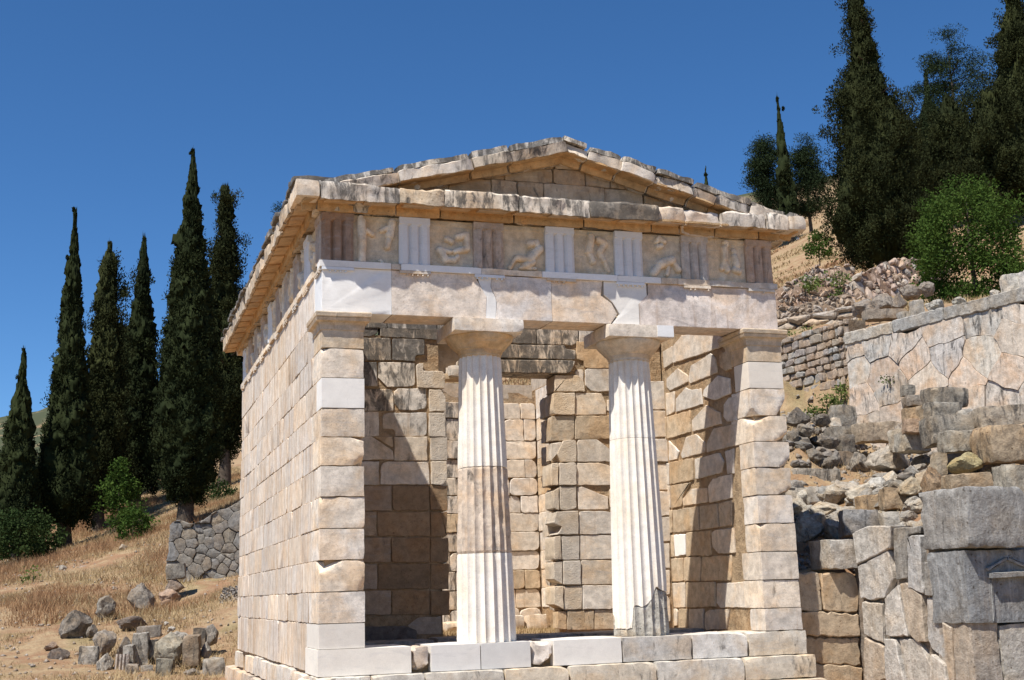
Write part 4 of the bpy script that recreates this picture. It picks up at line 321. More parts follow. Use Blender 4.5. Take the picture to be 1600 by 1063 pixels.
# profile swept along a line
def sweep(name,parent,prof,A,Bv,P0,P1,kind,crust,rng,rough=.008,step=.055,sub=.055):
    A=np.array(A,float);Bv=np.array(Bv,float);P0=np.array(P0,float);P1=np.array(P1,float)
    pr=[]
    for i in range(len(prof)):
        a,b=np.array(prof[i]),np.array(prof[(i+1)%len(prof)]); k=max(1,int(np.linalg.norm(b-a)/sub))
        for j in range(k): pr.append(a+(b-a)*j/k)
    m=len(pr); L=np.linalg.norm(P1-P0); k=max(2,int(L/step)); sd=rng.uniform(0,50); vs=[]
    pc=np.mean(np.array(pr),0)
    for i in range(k+1):
        t=i/k; e=min(t,1-t)*L
        for q in pr:
            qq=q+(pc-q)*(.05 if e<.005 else 0)
            p=P0+(P1-P0)*t+A*qq[0]+Bv*qq[1]
            w=Vector(p*5)+Vector((sd,sd,0)); d=np.array(noise.noise_vector(w))*rough+np.array(noise.noise_vector(w*3.3))*rough*.5
            big=max(0,noise.noise(Vector(p*2.2)+Vector((sd,9,0)))-.12)*rough*7
            dirc=A*(pc-q)[0]+Bv*(pc-q)[1]; dirc=dirc/(np.linalg.norm(dirc)+1e-6)
            vs.append(p+d+dirc*big)
    f=[]
    for i in range(k):
        for j in range(m):
            f.append((i*m+j,i*m+(j+1)%m,(i+1)*m+(j+1)%m,(i+1)*m+j))
    f.append(tuple(range(m-1,-1,-1))); f.append(tuple(k*m+j for j in range(m)))
    v,c=centred(vs); mk,col=CLR[kind] if isinstance(kind,str) else kind
    return obj(name,crisp(mesh_np(name,v,f),.6),MAT[mk],parent,c,jit(rng,col),crust)
def core(name,parent,lo,hi,mat='mortar',col=(.40,.29,.18),crust=.1):
    lo=np.array(lo,float);hi=np.array(hi,float)
    rng=random.Random(int(abs(lo.sum()*100))+3)
    me=rbox_mesh(name,hi-lo,rng,res=.3,r=.01,rough=.012)
    return obj(name,me,MAT[mat],parent,(lo+hi)/2,col,crust)

# ------------------------------------------------------------------ terrain
def rbf(pts):
    P=np.array(pts,float); n=len(P); X=P[:,:2]
    d=np.linalg.norm(X[:,None]-X[None],axis=2)
    M=np.zeros((n+3,n+3)); M[:n,:n]=d-np.eye(n)*.15; M[:n,n]=1; M[:n,n+1:]=X; M[n,:n]=1; M[n+1:,:n]=X.T
    w=np.linalg.solve(M,np.concatenate([P[:,2],[0,0,0]]))
    def f(x,y):
        x=np.asarray(x,float).ravel(); y=np.asarray(y,float).ravel(); o=np.empty(len(x))
        for s in range(0,len(x),20000):
            e=slice(s,s+20000); dd=np.hypot(x[e,None]-X[:,0],y[e,None]-X[:,1])
            o[e]=dd@w[:n]+w[n]+w[n+1]*x[e]+w[n+2]*y[e]
        return o
    return f
fH=rbf(TERR); fB=rbf(BTERR)
PW0=np.array([12.82,7.91]); PWD=np.array([.228,-.974])
BPOLY=[(6.55,.55),(7.95,.55),(7.95,-1.9),(15.2,-1.9),tuple(PW0+PWD*10+np.array([.25,.06])),tuple(PW0+np.array([.3,.2])),(W2[1][0]+.1,W2[1][1]+.3),(W2[0][0],W2[0][1]+.3),(6.55,12.5)]
def inside_dist(x,y,poly):
    ins=np.zeros(len(x),bool); dm=np.full(len(x),1e9); n=len(poly)
    for i in range(n):
        x1,y1=poly[i]; x2,y2=poly[(i+1)%n]
        c=((y1>y)!=(y2>y))&(x<(x2-x1)*(y-y1)/((y2-y1) or 1e-9)+x1); ins^=c
        t=np.clip(((x-x1)*(x2-x1)+(y-y1)*(y2-y1))/((x2-x1)**2+(y2-y1)**2),0,1)
        dm=np.minimum(dm,np.hypot(x-x1-t*(x2-x1),y-y1-t*(y2-y1)))
    return np.where(ins,dm,-dm)
def height(x,y):
    x=np.asarray(x,float).ravel(); y=np.asarray(y,float).ravel()
    z=fH(x,y)
    s=np.clip((inside_dist(x,y,BPOLY)+.1)/.3,0,1); s=s*s*(3-2*s)
    z=z*(1-s)+(fB(x,y)-.22)*s
    pl=((y<.75)&(x>-1)&(x<7.8))|((y<-1.85)&(x>5)&(x<40)&(y>-12))|((x>-.1)&(x<6.75)&(y<10.2)&(y>-1))
    return np.where(pl,np.minimum(z,-1.0),z)
def axis_pts(lo,hi,st,far,g=1.13):
    a=list(np.arange(lo,hi,st)); s=st; v=a[-1]
    while v<far[1]: s*=g; v+=s; a.append(v)
    s=st; v=a[0]; pre=[]
    while v>far[0]: s*=g; v-=s; pre.append(v)
    return np.array(pre[::-1]+a)
gx=axis_pts(-13,20,.3,(-900,1100)); gy=axis_pts(-4,36,.3,(-700,1600))
X,Y=np.meshgrid(gx,gy); Zg=height(X,Y)
Zn=np.array([noise.noise(Vector((a*.7,b*.7,0)))*.09+noise.noise(Vector((a*2.3,b*2.3,5)))*.045 for a,b in zip(X.ravel(),Y.ravel())])
Zf=np.array([noise.noise(Vector((a*.02,b*.02,2)))*6 for a,b in zip(X.ravel(),Y.ravel())])*np.clip((np.hypot(X.ravel(),Y.ravel())-150)/200,0,1)
Zg=Zg+Zn+Zf
gv=np.stack([X.ravel(),Y.ravel(),Zg],1); nx_=len(gx)
ii,jj=np.meshgrid(np.arange(nx_-1),np.arange(len(gy)-1)); a0=(jj*nx_+ii).ravel()
structure(obj('ground',mesh_np('ground',gv,quads=np.stack([a0,a0+1,a0+1+nx_,a0+nx_],1),smooth=True),MAT['ground']))

# ------------------------------------------------------------------ the treasury
TEM=thing('marble_treasury','small roofless marble temple front with two fluted columns and a carved frieze','temple',(3.3,4.9,-1.0))
rng=random.Random(7)
ZL=[.303,.68,1.06,1.443,1.83,2.212,2.571,2.935,3.32,3.70]
WT=.567; LEN=9.77
bat=lambda z:.0086*max(0,z)
# cores
wl_=core('side_wall',TEM,(.045,.3,-.7),(.52,LEN-.1,4.80))
wr_=core('side_wall',TEM,(6.052,.3,-.7),(6.54,LEN-.1,4.80))
dwl=core('door_wall',TEM,(.57,2.876,-.6),(2.30,3.36,4.5)); dwr=core('door_wall',TEM,(4.22,2.876,-.6),(6.03,3.36,4.5))
rw=core('rear_wall',TEM,(.3,9.27,-.6),(6.3,LEN-.06,4.75))
an_l=core('anta',TEM,(.08,.07,-.3),(.5,.5,4.1)); an_r=core('anta',TEM,(6.11,.07,-.3),(6.53,.5,4.1))
plat=core('stepped_platform',TEM,(.12,.14,-1.2),(6.48,.75,-.06))
# side wall blocks, left (facing -x)
frontlen_l=[]
courses=[(-.30,.303)]+[(ZL[i],ZL[i+1]) for i in range(9)]+[(3.70,4.16)]
for ci,(z0,z1) in enumerate(courses):
    f=.99 if ci==0 else (.70 if ci==9 else rng.choice((.34,.5,.62,.78)))
    if ci==8: f=.40
    frontlen_l.append(f)
    y=f+.004; first=True
    while y<LEN-.05:
        L=rng.uniform(.85,1.25) if ci else rng.uniform(1.1,1.5)
        if rng.random()<.12: L=rng.uniform(.25,.45)
        e=y+L
        if LEN-e<.35: e=LEN
        k='cr'; cr=rng.choice((0,0,.05,.1))
        off=rng.uniform(-.012,.010)
        x0=bat((z0+z1)/2)
        slab('block',wl_,[(y+.002,z0+.003),(e-.002,z0+.003),(e-.002,z1-.002),(y+.002,z1-.002)],'-x',x0,.35,('streaked',(.66,.575,.485)),cr,rng,off,chip=.42,csize=.09,bev=.005,rough=.008,rnd=.012)
        y=e
# right wall: outer face
for ci,(z0,z1) in enumerate(courses):
    y=.62
    while y<LEN-.05:
        e=y+rng.uniform(.9,1.3)
        if LEN-e<.4: e=LEN
        slab('block',wr_,[(y+.002,z0+.003),(e-.002,z0+.003),(e-.002,z1-.003),(y+.002,z1-.003)],'+x',6.6-bat(z0),.2,'cr',.15,rng,rng.uniform(-.01,.01),chip=.3,step=.15)
        y=e
# right wall: inner face of the porch, surveyed stones
for k,w,poly in RIGHT:
    slab('block',wr_,poly,'-x',6.03,.2,k,w,rng,rng.uniform(-.005,.006),chip=.12,csize=.05,bev=.007,rnd=.012)
# inside of the cella: plain coursed inner faces
for (pl,val,par,y0,y1) in (('-x',6.03,wr_,3.55,9.2),('+x',.57,wl_,3.5,9.2),('+x',.57,wl_,.62,2.8)):
    for ci,(z0,z1) in enumerate(courses[1:]+[(4.16,4.78)]):
        y=y0+rng.uniform(-.3,0)*0
        while y<y1-.05:
            e=y+rng.uniform(.5,1.1)
            if y1-e<.3: e=y1
            slab('block',par,[(y+.003,z0+.003),(e-.003,z0+.003),(e-.003,z1-.003),(y+.003,z1-.003)],pl,val,.18,rng.choice(('cr','cr','oc')),.15,rng,rng.uniform(-.02,.01),chip=.3,step=.15)
            y=e
# rear wall inner face seen through the door
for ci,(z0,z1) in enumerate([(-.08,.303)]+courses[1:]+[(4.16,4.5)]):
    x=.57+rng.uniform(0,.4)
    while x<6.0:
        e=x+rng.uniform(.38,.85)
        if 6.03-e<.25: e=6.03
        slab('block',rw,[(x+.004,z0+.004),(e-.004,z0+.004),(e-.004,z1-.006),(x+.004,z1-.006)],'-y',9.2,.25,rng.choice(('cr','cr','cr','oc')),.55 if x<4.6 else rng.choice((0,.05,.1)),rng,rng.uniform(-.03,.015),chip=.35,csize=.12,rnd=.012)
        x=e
# door wall
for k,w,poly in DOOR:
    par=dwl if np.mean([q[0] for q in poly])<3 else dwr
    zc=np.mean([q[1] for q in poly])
    if par is dwl and zc<2.2: k={'oc':('lime',(.34,.225,.13)),'cr':('marble',(.44,.33,.235)),'gd':('grey',(.2,.165,.14))}.get(k,k)  # lower left stones: brown stain, with porch shade also put into the colour
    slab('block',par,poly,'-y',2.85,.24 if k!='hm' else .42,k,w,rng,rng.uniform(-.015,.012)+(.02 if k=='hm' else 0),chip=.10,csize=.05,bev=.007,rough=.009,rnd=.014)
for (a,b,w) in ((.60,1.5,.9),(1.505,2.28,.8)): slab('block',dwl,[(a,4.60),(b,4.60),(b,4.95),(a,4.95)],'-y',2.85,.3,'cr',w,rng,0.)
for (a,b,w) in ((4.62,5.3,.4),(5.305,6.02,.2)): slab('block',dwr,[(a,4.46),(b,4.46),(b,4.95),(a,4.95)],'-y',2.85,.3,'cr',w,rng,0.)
# right jamb returns
for i in range(9):
    z0,z1=courses[i+1]
    y=3.02
    while y<3.45:
        e=y+rng.uniform(.16,.3)
        rbox('jamb_block',dwr,(4.16+rng.uniform(-.05,.06),y,z0+.01),(4.5,e-.01,z1-rng.uniform(.0,.06)),rng.choice(('cr','cr','hm')),.08,rng,res=.08,r=.03,rough=.02,amp=.012,ampscale=5)
        y=e
    if i<9: rbox('jamb_block',dwl,(2.02,2.95,z0+.005),(2.395,3.42,z1-.005),'cr',.15,rng,res=.1,r=.02)
# lintel
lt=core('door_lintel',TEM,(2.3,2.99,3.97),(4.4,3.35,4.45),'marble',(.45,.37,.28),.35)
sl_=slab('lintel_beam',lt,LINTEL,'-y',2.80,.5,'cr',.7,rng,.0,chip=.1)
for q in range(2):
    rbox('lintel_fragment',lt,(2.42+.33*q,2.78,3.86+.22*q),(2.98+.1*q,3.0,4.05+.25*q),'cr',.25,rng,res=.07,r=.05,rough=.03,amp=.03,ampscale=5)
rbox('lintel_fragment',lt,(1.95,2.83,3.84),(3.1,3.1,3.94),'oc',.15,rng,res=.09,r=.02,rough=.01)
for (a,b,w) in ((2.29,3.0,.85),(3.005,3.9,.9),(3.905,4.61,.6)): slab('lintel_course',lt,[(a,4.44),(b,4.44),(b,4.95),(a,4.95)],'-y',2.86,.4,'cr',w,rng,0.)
# antae
def anta(par,x0,x1,left):
    for i in range(len(ZL)):
        z0=0.002 if i==0 else ZL[i-1]; z1=ZL[i]
        ylen=frontlen_l[i] if left else rng.choice((.42,.55,.62))
        if left and i==0: ylen=.99
        kind='wh' if (left and i in (0,8)) else 'cr'
        if not left and i in (9,): kind=('new',(.74,.68,.60))
        if kind=='wh': kind=('new',(.80,.755,.69))
        ch=[]
        if left:
            if i==6: ch=[((1,-1,-1),(.16,.2,.14)),((1,-1,1),(.2,.12,.06))]
            if i==2: ch=[((-1,-1,1),(.30,.25,.16)),((1,-1,-1),(.1,.1,.2)),((1,-1,1),(.10,.1,.05))]
            if i==9: ch=[((-1,-1,1),(.10,.10,.08)),((1,-1,1),(.03,.1,.03))]
            if i==4: ch=[((1,-1,-1),(.04,.1,.03)),((-1,-1,1),(.05,.05,.1))]
        else:
            if i==8: ch=[((1,-1,-1),(.16,.3,.24)),((-1,-1,-1),(.12,.2,.12))]
            if i==7: ch=[((-1,-1,1),(.28,.3,.14)),((1,-1,-1),(.22,.2,.14))]
            if i==6: ch=[((1,-1,-1),(.16,.2,.15))]
            if i==5: ch=[((1,-1,-1),(.24,.3,.10)),((-1,-1,1),(.03,.03,.03))]
            if i==3: ch=[((-1,-1,1),(.12,.12,.08))]
        b=bat((z0+z1)/2)
        xa,xb=(x0+b,x1) if left else (x0,x1-b)
        if kind=='cr': kind=('marble',(.71,.62,.515))
        rbox('block',par,(xa+rng.uniform(-.006,.006),rng.uniform(-.008,.006),z0+.003),(xb+rng.uniform(-.004,.008),ylen,z1-.004),kind,0 if kind[0]=='new' else rng.choice((.05,.12,.2)),rng,res=.045,r=.004 if kind[0]=='new' else .009,rough=.001 if kind[0]=='new' else .007,chips=ch)
anta(an_l,0,WT,True); anta(an_r,6.6-WT,6.6,False)
def anta_capital(par,x0,x1):
    prof=[(3.705,0),(3.93,0),(3.935,.012),(4.0,.016),(4.03,.03),(4.045,.07),(4.08,.082),(4.085,.066),(4.10,.085),(4.145,.09),(4.158,.08)]
    vs=[];m=0; sd=rng.uniform(0,9)
    for z,o in prof:
        xs=np.linspace(x0-o,x1+o,9); ys=np.linspace(-o,.62+o,8)
        ring=[(x,-o) for x in xs[:-1]]+[(x1+o,y) for y in ys[:-1]]+[(x,.62+o) for x in xs[::-1][:-1]]+[(x0-o,y) for y in ys[::-1][:-1]]
        m=len(ring)
        for x,y in ring:
            w=Vector((x*6+sd,y*6,z*6)); d=noise.noise_vector(w)*.006; b=max(0,noise.noise(w*.7)-.15)*.06*(1 if o<.02 and z<3.9 else .5)
            cx,cy=(x0+x1)/2,.31
            vs.append((x+d.x+(cx-x)*b,y+d.y+(cy-y)*b,z+d.z*.5))
    f=[]
    for k in range(len(prof)-1):
        for i in range(m): f.append((k*m+i,k*m+(i+1)%m,(k+1)*m+(i+1)%m,(k+1)*m+i))
    f.append(tuple(range(m-1,-1,-1))); f.append(tuple((len(prof)-1)*m+i for i in range(m)))
    v,c=centred(vs); obj('capital',mesh_np('anta_capital',v,f),MAT['marble'],par,c,(.60,.49,.36),.1)
anta_capital(an_l,.032,WT); anta_capital(an_r,6.6-WT,6.568)
# columns
def fluted(name,par,cx,cy,zlo,zhi,kind,crust,noise_a,shrink=0.,nf=20,rows=26,rad=None):
    per=6; m=nf*per; vs=[]; sd=rng.uniform(0,50)
    Rz=lambda z:.383-(.383-.283)*(z/3.68)-.004*math.sin(math.pi*min(1,max(0,z/3.68)))*-1.5
    for k in range(rows+1):
        for i in range(m):
            th=2*math.pi*i/m; z0=zlo(th) if callable(zlo) else zlo; z1=zhi(th) if callable(zhi) else zhi
            z=z0+(z1-z0)*k/rows; t=(i%per)/per
            R=Rz(z)-shrink; fl=.040*R/.38*math.sin(math.pi*t)**.8 if t>0 else 0
            r=R-fl
            if noise_a:
                w=Vector((math.cos(th)*3+sd,math.sin(th)*3,z*4)); nz=noise.noise(w)+.6*noise.noise(w*3)
                r-=noise_a*max(0,nz)*(1.6 if t==0 else .8)
                if k in (0,rows): r-=noise_a*.8*(1+nz)
            elif k in (0,rows): r-=.003
            vs.append((math.cos(th)*r,math.sin(th)*r,z))
    f=[]
    for k in range(rows):
        for i in range(m): f.append((k*m+i,k*m+(i+1)%m,(k+1)*m+(i+1)%m,(k+1)*m+i))
    f.append(tuple(range(m-1,-1,-1))); f.append(tuple(rows*m+i for i in range(m)))
    mk,col=CLR[kind] if isinstance(kind,str) else kind
    return obj(name,mesh_np(name,vs,f),MAT[mk],par,(cx,cy,0),col,crust)
def lathe(name,par,cx,cy,prof,mat,col,crust,na=.004,m=64):
    vs=[];f=[]
    for r,z in prof:
        for i in range(m):
            th=2*math.pi*i/m; d=noise.noise(Vector((math.cos(th)*3+cx,math.sin(th)*3,z*9)))*na
            b=max(0,noise.noise(Vector((math.cos(th)*1.4+cx*3,math.sin(th)*1.4,z*3)))-.22)*na*6
            vs.append((math.cos(th)*(r+d-b),math.sin(th)*(r+d-b),z))
    n=len(prof)
    for k in range(n-1):
        for i in range(m): f.append((k*m+i,k*m+(i+1)%m,(k+1)*m+(i+1)%m,(k+1)*m+i))
    f.append(tuple(range(m-1,-1,-1))); f.append(tuple((n-1)*m+i for i in range(m)))
    return obj(name,mesh_np(name,vs,f),MAT[mat],par,(cx,cy,0),col,crust)
ECH=[(.282,3.70),(.283,3.735),(.292,3.74),(.290,3.75),(.300,3.754),(.298,3.765),(.308,3.769),(.306,3.779),(.335,3.80),(.39,3.86),(.435,3.91),(.455,3.945),(.460,3.965),(.452,3.985)]
NW=('colm',(.80,.75,.68))
for ci,(cx,lab) in enumerate(((2.225,0),(4.39,1))):
    cy=.40
    col=lathe('column',TEM,cx,cy,[(.30,.02),(.22,3.6)],'mortar',(.45,.36,.25),.0,m=24)
    if ci==0:
        fluted('drum',col,cx,cy,.003,1.115,NW,0,0)
        d=fluted('drum',col,cx,cy,1.12,2.222,('marble',(.60,.50,.405)),.25,.014,rows=40); d['label']='weathered cream middle drum with worn flutes'
        fluted('drum',col,cx,cy,2.228,3.70,NW,0,0)
    else:
        def jag(th):   # height of the break around the shaft
            a=math.degrees(th)%360
            pts=[(0,.62),(40,.9),(120,.7),(180,.10),(225,.10),(232,.41),(248,.38),(262,.40),(275,.50),(286,.63),(300,.60),(312,.58),(330,.56),(345,.66),(360,.62)]
            for (a0,h0),(a1,h1) in zip(pts,pts[1:]):
                if a0<=a<=a1: return h0+(h1-h0)*(a-a0)/(a1-a0)+.025*noise.noise(Vector((a*.11,0,0)))
            return .6
        d=fluted('drum',col,cx,cy,.003,lambda t:jag(t)-.012,('grey',(.47,.44,.385)),.22,.012,shrink=.010,rows=16); d['label']='grey weathered stump with jagged broken top'
        fluted('drum',col,cx,cy,jag,2.62,NW,0,0); fluted('drum',col,cx,cy,2.624,3.70,NW,0,0)
    lathe('capital',col,cx,cy,ECH,'marble',(.62,.46,.28) if ci==0 else (.66,.58,.47),.2 if ci==0 else .05)
    rbox('abacus',col,(cx-.478,cy-.478,3.975),(cx+.478,cy+.478,4.155),'cr',.12,rng,res=.06,r=.012,rough=.006,chips=[((1,-1,-1),(.10,.1,.05))] if ci==0 else [((-1,-1,1),(.08,.08,.03))])
    if ci==1: rbox('abacus_repair',col,(cx+.24,cy-.485,3.99),(cx+.486,cy-.1,4.152),'wh',0,rng,res=.08,r=.004,rough=.0)
# architrave
ARC=core('architrave',TEM,(.1,.06,4.2),(6.5,.50,4.72),'marble',(.5,.41,.31),.1)
AC=('marble',(.78,.69,.605))
AX=[(.0366,.937,'wh',0),(.94,2.20,AC,.12),(2.205,3.134,AC,.06),(3.138,4.10,AC,.06),(4.10,4.405,'wh',0),(4.41,6.546,('marble',(.72,.615,.53)),.2)]
for i,(a,b,k,w) in enumerate(AX):
    if i==1: poly=[(a,4.162),(b,4.162),(b+.02,4.45),(b-.12,4.70),(b-.10,4.752),(a,4.752)]
    elif i==2: poly=[(a+.13,4.162),(b,4.162),(b,4.752),(a+.10,4.752),(a+.08,4.6),(a+.16,4.4)]
    elif i==3: poly=[(a,4.162),(b-.12,4.162),(b-.02,4.3),(b-.10,4.45),(b-.25,4.55),(b-.22,4.752),(a,4.752)]
    elif i==4: poly=[(a-.20,4.56),(a-.08,4.46),(a+.02,4.30),(a-.10,4.162),(b,4.162),(b,4.45),(b+.13,4.58),(b+.13,4.752),(a-.2,4.752)]
    elif i==5: poly=[(a,4.162),(b,4.162),(b,4.752),(a+.15,4.752),(a+.15,4.6),(a,4.46)]
    else: poly=[(a,4.162),(b,4.162),(b,4.752),(a,4.752)]
    slab('block',ARC,poly,'-y',.0,.56,k,w,rng,0.,chip=0.,bev=.002,rough=.0015,rnd=.004)
slab('repair_patch',ARC,[(2.20,4.162),(2.335,4.162),(2.36,4.4),(2.28,4.6),(2.30,4.752),(2.10,4.752),(2.09,4.70),(2.215,4.45)],'-y',.0,.4,'wh',0,rng,-.003,chip=0,bev=.002,rough=0,rnd=.003)
TGW=.413; TGP=1.0135; TGX=[.236+TGP*i for i in range(7)]
tb=[-.0,.93,1.06,2.15,3.0,4.1,4.75,5.5,6.58]
tk=['wh','cr','wh','cr','wh','wh','cr','cr']
for a,b,k in zip(tb,tb[1:],tk):
    sweep('taenia',ARC,[(.2,4.755),(-.035,4.755),(-.038,4.838),(.2,4.838)],(0,1,0),(0,0,1),(a+.003,0,0),(b-.003,0,0),k,.05,rng,rough=.001 if k=='wh' else .006)
def regula(cx,kind,side):
    lo,hi=((cx-TGW/2,-.034,4.715),(cx+TGW/2,.05,4.752)) if not side else ((-.0,cx-TGW/2,4.715),(.08,cx+TGW/2,4.752))
    rg=[]; F=[]
    def bx(l,h):
        b=len(rg); 
        for z in (l[2],h[2]): rg.extend([(l[0],l[1],z),(h[0],l[1],z),(h[0],h[1],z),(l[0],h[1],z)])
        F.extend([(b,b+3,b+2,b+1),(b+4,b+5,b+6,b+7),(b,b+1,b+5,b+4),(b+1,b+2,b+6,b+5),(b+2,b+3,b+7,b+6),(b+3,b,b+4,b+7)])
    bx(lo,hi)
    for g in range(6):
        t=(g+.5)/6
        if rng.random()<(.1 if kind=='wh' else .35): continue
        if not side: gx0,gy0=lo[0]+(hi[0]-lo[0])*t,-.018
        else: gx0,gy0=.014,lo[1]+(hi[1]-lo[1])*t
        b=len(rg)
        for z,r in ((4.715,.011),(4.69,.016)):
            for q in range(8): rg.append((gx0+r*math.cos(q*math.pi/4),gy0+r*math.sin(q*math.pi/4),z))
        for q in range(8): F.append((b+q,b+(q+1)%8,b+8+(q+1)%8,b+8+q)[::-1])
        F.append(tuple(b+8+q for q in range(7,-1,-1)))
    v,c=centred(rg); mk,cc=CLR[kind]; obj('regula',mesh_np('regula',v,F),MAT[mk],ARC,c,jit(rng,cc),.05)
for i,cx in enumerate(TGX): regula(cx,['wh','cr','wh','cr','wh','cr','cr'][i],False)
# architrave and taenia of the left side
y=.58
while y<LEN-.05:
    e=min(y+rng.uniform(1.2,1.8),LEN); 
    if LEN-e<.6: e=LEN
    slab('block',ARC,[(y,4.163),(e-.004,4.163),(e-.004,4.75),(y,4.75)],'-x',.036,.4,('streaked',(.66,.575,.485)),.05,rng,rng.uniform(-.006,.006),chip=.2,bev=.006)
    sweep('taenia',ARC,[(.2,4.755),(-.002,4.755),(-.004,4.838),(.2,4.838)],(1,0,0),(0,0,1),(0,y,0),(0,e-.005,0),'cr',.08,rng,rough=.009)
    y=e
TGY=[.236+1.0127*i for i in range(10)]
for cyy in TGY: regula(cyy,'cr',True)
slab('block',ARC,[(.002,4.163),(.575,4.163),(.575,4.75),(.002,4.75)],'-x',.0366,.03,'wh',0,rng,.001,chip=0,bev=.003,rough=0,rnd=.004)
# frieze
FRZ=core('frieze',TEM,(.14,.14,4.8),(6.46,.5,5.46),'marble',(.5,.41,.31),.1)
core('frieze_backing',FRZ,(.12,.5,4.8),(.5,LEN-.12,5.46),'marble',(.5,.41,.31),.1)
def triglyph(cx,kind,crust,side,nz):
    w=TGW; d=.045; xs=[-.5,-.40,-.333+.05,-.333/2-.11+.11,]  # profile of three bars with two grooves and half grooves at the edges
    prof=[(-.5,-.6),(-.40,0),(-.245,0),(-.165,-1),(-.085,0),(.085,0),(.165,-1),(.245,0),(.40,0),(.5,-.6)]
    hz=[4.842,4.95,5.1,5.25,5.36,5.385]; vs=[];f=[]
    sd=rng.uniform(0,99); m=len(prof)
    def put(u,n,z):
        e=noise.noise(Vector((u*9+sd,z*7,n*5)))*nz+noise.noise(Vector((u*25+sd,z*22,n*5)))*nz*.5
        n=n-abs(e)
        return (cx+u,-.030-n,z) if not side else (.010-n,cx+u,z)
    for z in hz:
        for u,k in prof: vs.append(put(u*w,k*d if z<5.37 else k*d*.15,z))
    for u,k in prof: vs.append(put(u*w,.006,5.386))
    for u,k in prof: vs.append(put(u*w,.006,5.475))
    rows=len(hz)+2
    for u,k in prof: vs.append(put(u*w,-.14,5.475))
    for u,k in prof: vs.append(put(u*w,-.14,4.842))
    for r in range(rows+1):
        for i in range(m-1): f.append((r*m+i,r*m+i+1,(r+1)*m+i+1,(r+1)*m+i))
    f.append(tuple(r*m for r in range(rows+2))[::-1]); f.append(tuple(r*m+m-1 for r in range(rows+2)))
    v,c=centred(vs); mk,col=kind
    obj('triglyph',mesh_np('triglyph',v,f),MAT[mk],FRZ,c,col,crust)
NT=('new',(.72,.72,.725)); OT=('marble',(.50,.42,.36)); RT=('marble',(.34,.24,.18))
for i,cx in enumerate(TGX):
    k=[RT,NT,OT,NT,NT,('marble',(.55,.5,.45)),('marble',(.48,.36,.28))][i]
    triglyph(cx,k,.25 if k[0]=='marble' else 0,False,.02 if k[0]=='marble' else .001)
for i,cyy in enumerate(TGY): triglyph(cyy,[OT,NT,OT,('marble',(.55,.5,.45))][i%4],.1,True,.014)
RELIEF=[[((.18,.0),(.2,.45),.10),((.2,.45),(.17,.85),.11),((.17,.85),(.16,.93),.08),((.3,.68),(.42,.60),.06),((.85,.88),(.80,.60),.10),((.80,.6),(.74,.36),.07),((.62,.70),(.78,.78),.06),((.6,.06),(.64,.02),.04)],
 [((.66,.66),(.84,.72),.09),((.84,.72),(.86,.42),.085),((.86,.42),(.58,.34),.075),((.40,.60),(.50,.55),.07),((.24,.36),(.36,.16),.09),((.36,.16),(.56,.16),.07),((.56,.16),(.64,.24),.06),((.3,.36),(.46,.33),.06)],
 [((.15,.05),(.30,.28),.06),((.32,.27),(.62,.27),.08),((.40,.06),(.75,.06),.05),((.62,.26),(.86,.50),.11),((.5,.1),(.7,.2),.09),((.62,.60),(.70,.62),.08),((.82,.58),(.80,.64),.08)],
 [((.42,.86),(.46,.84),.08),((.44,.80),(.38,.52),.10),((.38,.5),(.46,.30),.08),((.64,.78),(.76,.72),.10),((.76,.7),(.64,.52),.09),((.64,.5),(.74,.34),.07),((.76,.3),(.84,.10),.05)],
 [((.40,.84),(.46,.92),.07),((.52,.86),(.60,.84),.06),((.42,.72),(.52,.74),.07),((.28,.10),(.46,.32),.10),((.46,.32),(.76,.42),.12),((.76,.42),(.92,.22),.08),((.62,.1),(.66,.26),.06)],
 [((.48,.90),(.52,.86),.08),((.46,.78),(.44,.52),.10),((.42,.5),(.50,.28),.08),((.70,.72),(.72,.68),.075),((.72,.58),(.76,.40),.10),((.70,.3),(.82,.26),.08),((.4,.4),(.36,.3),.06)]]
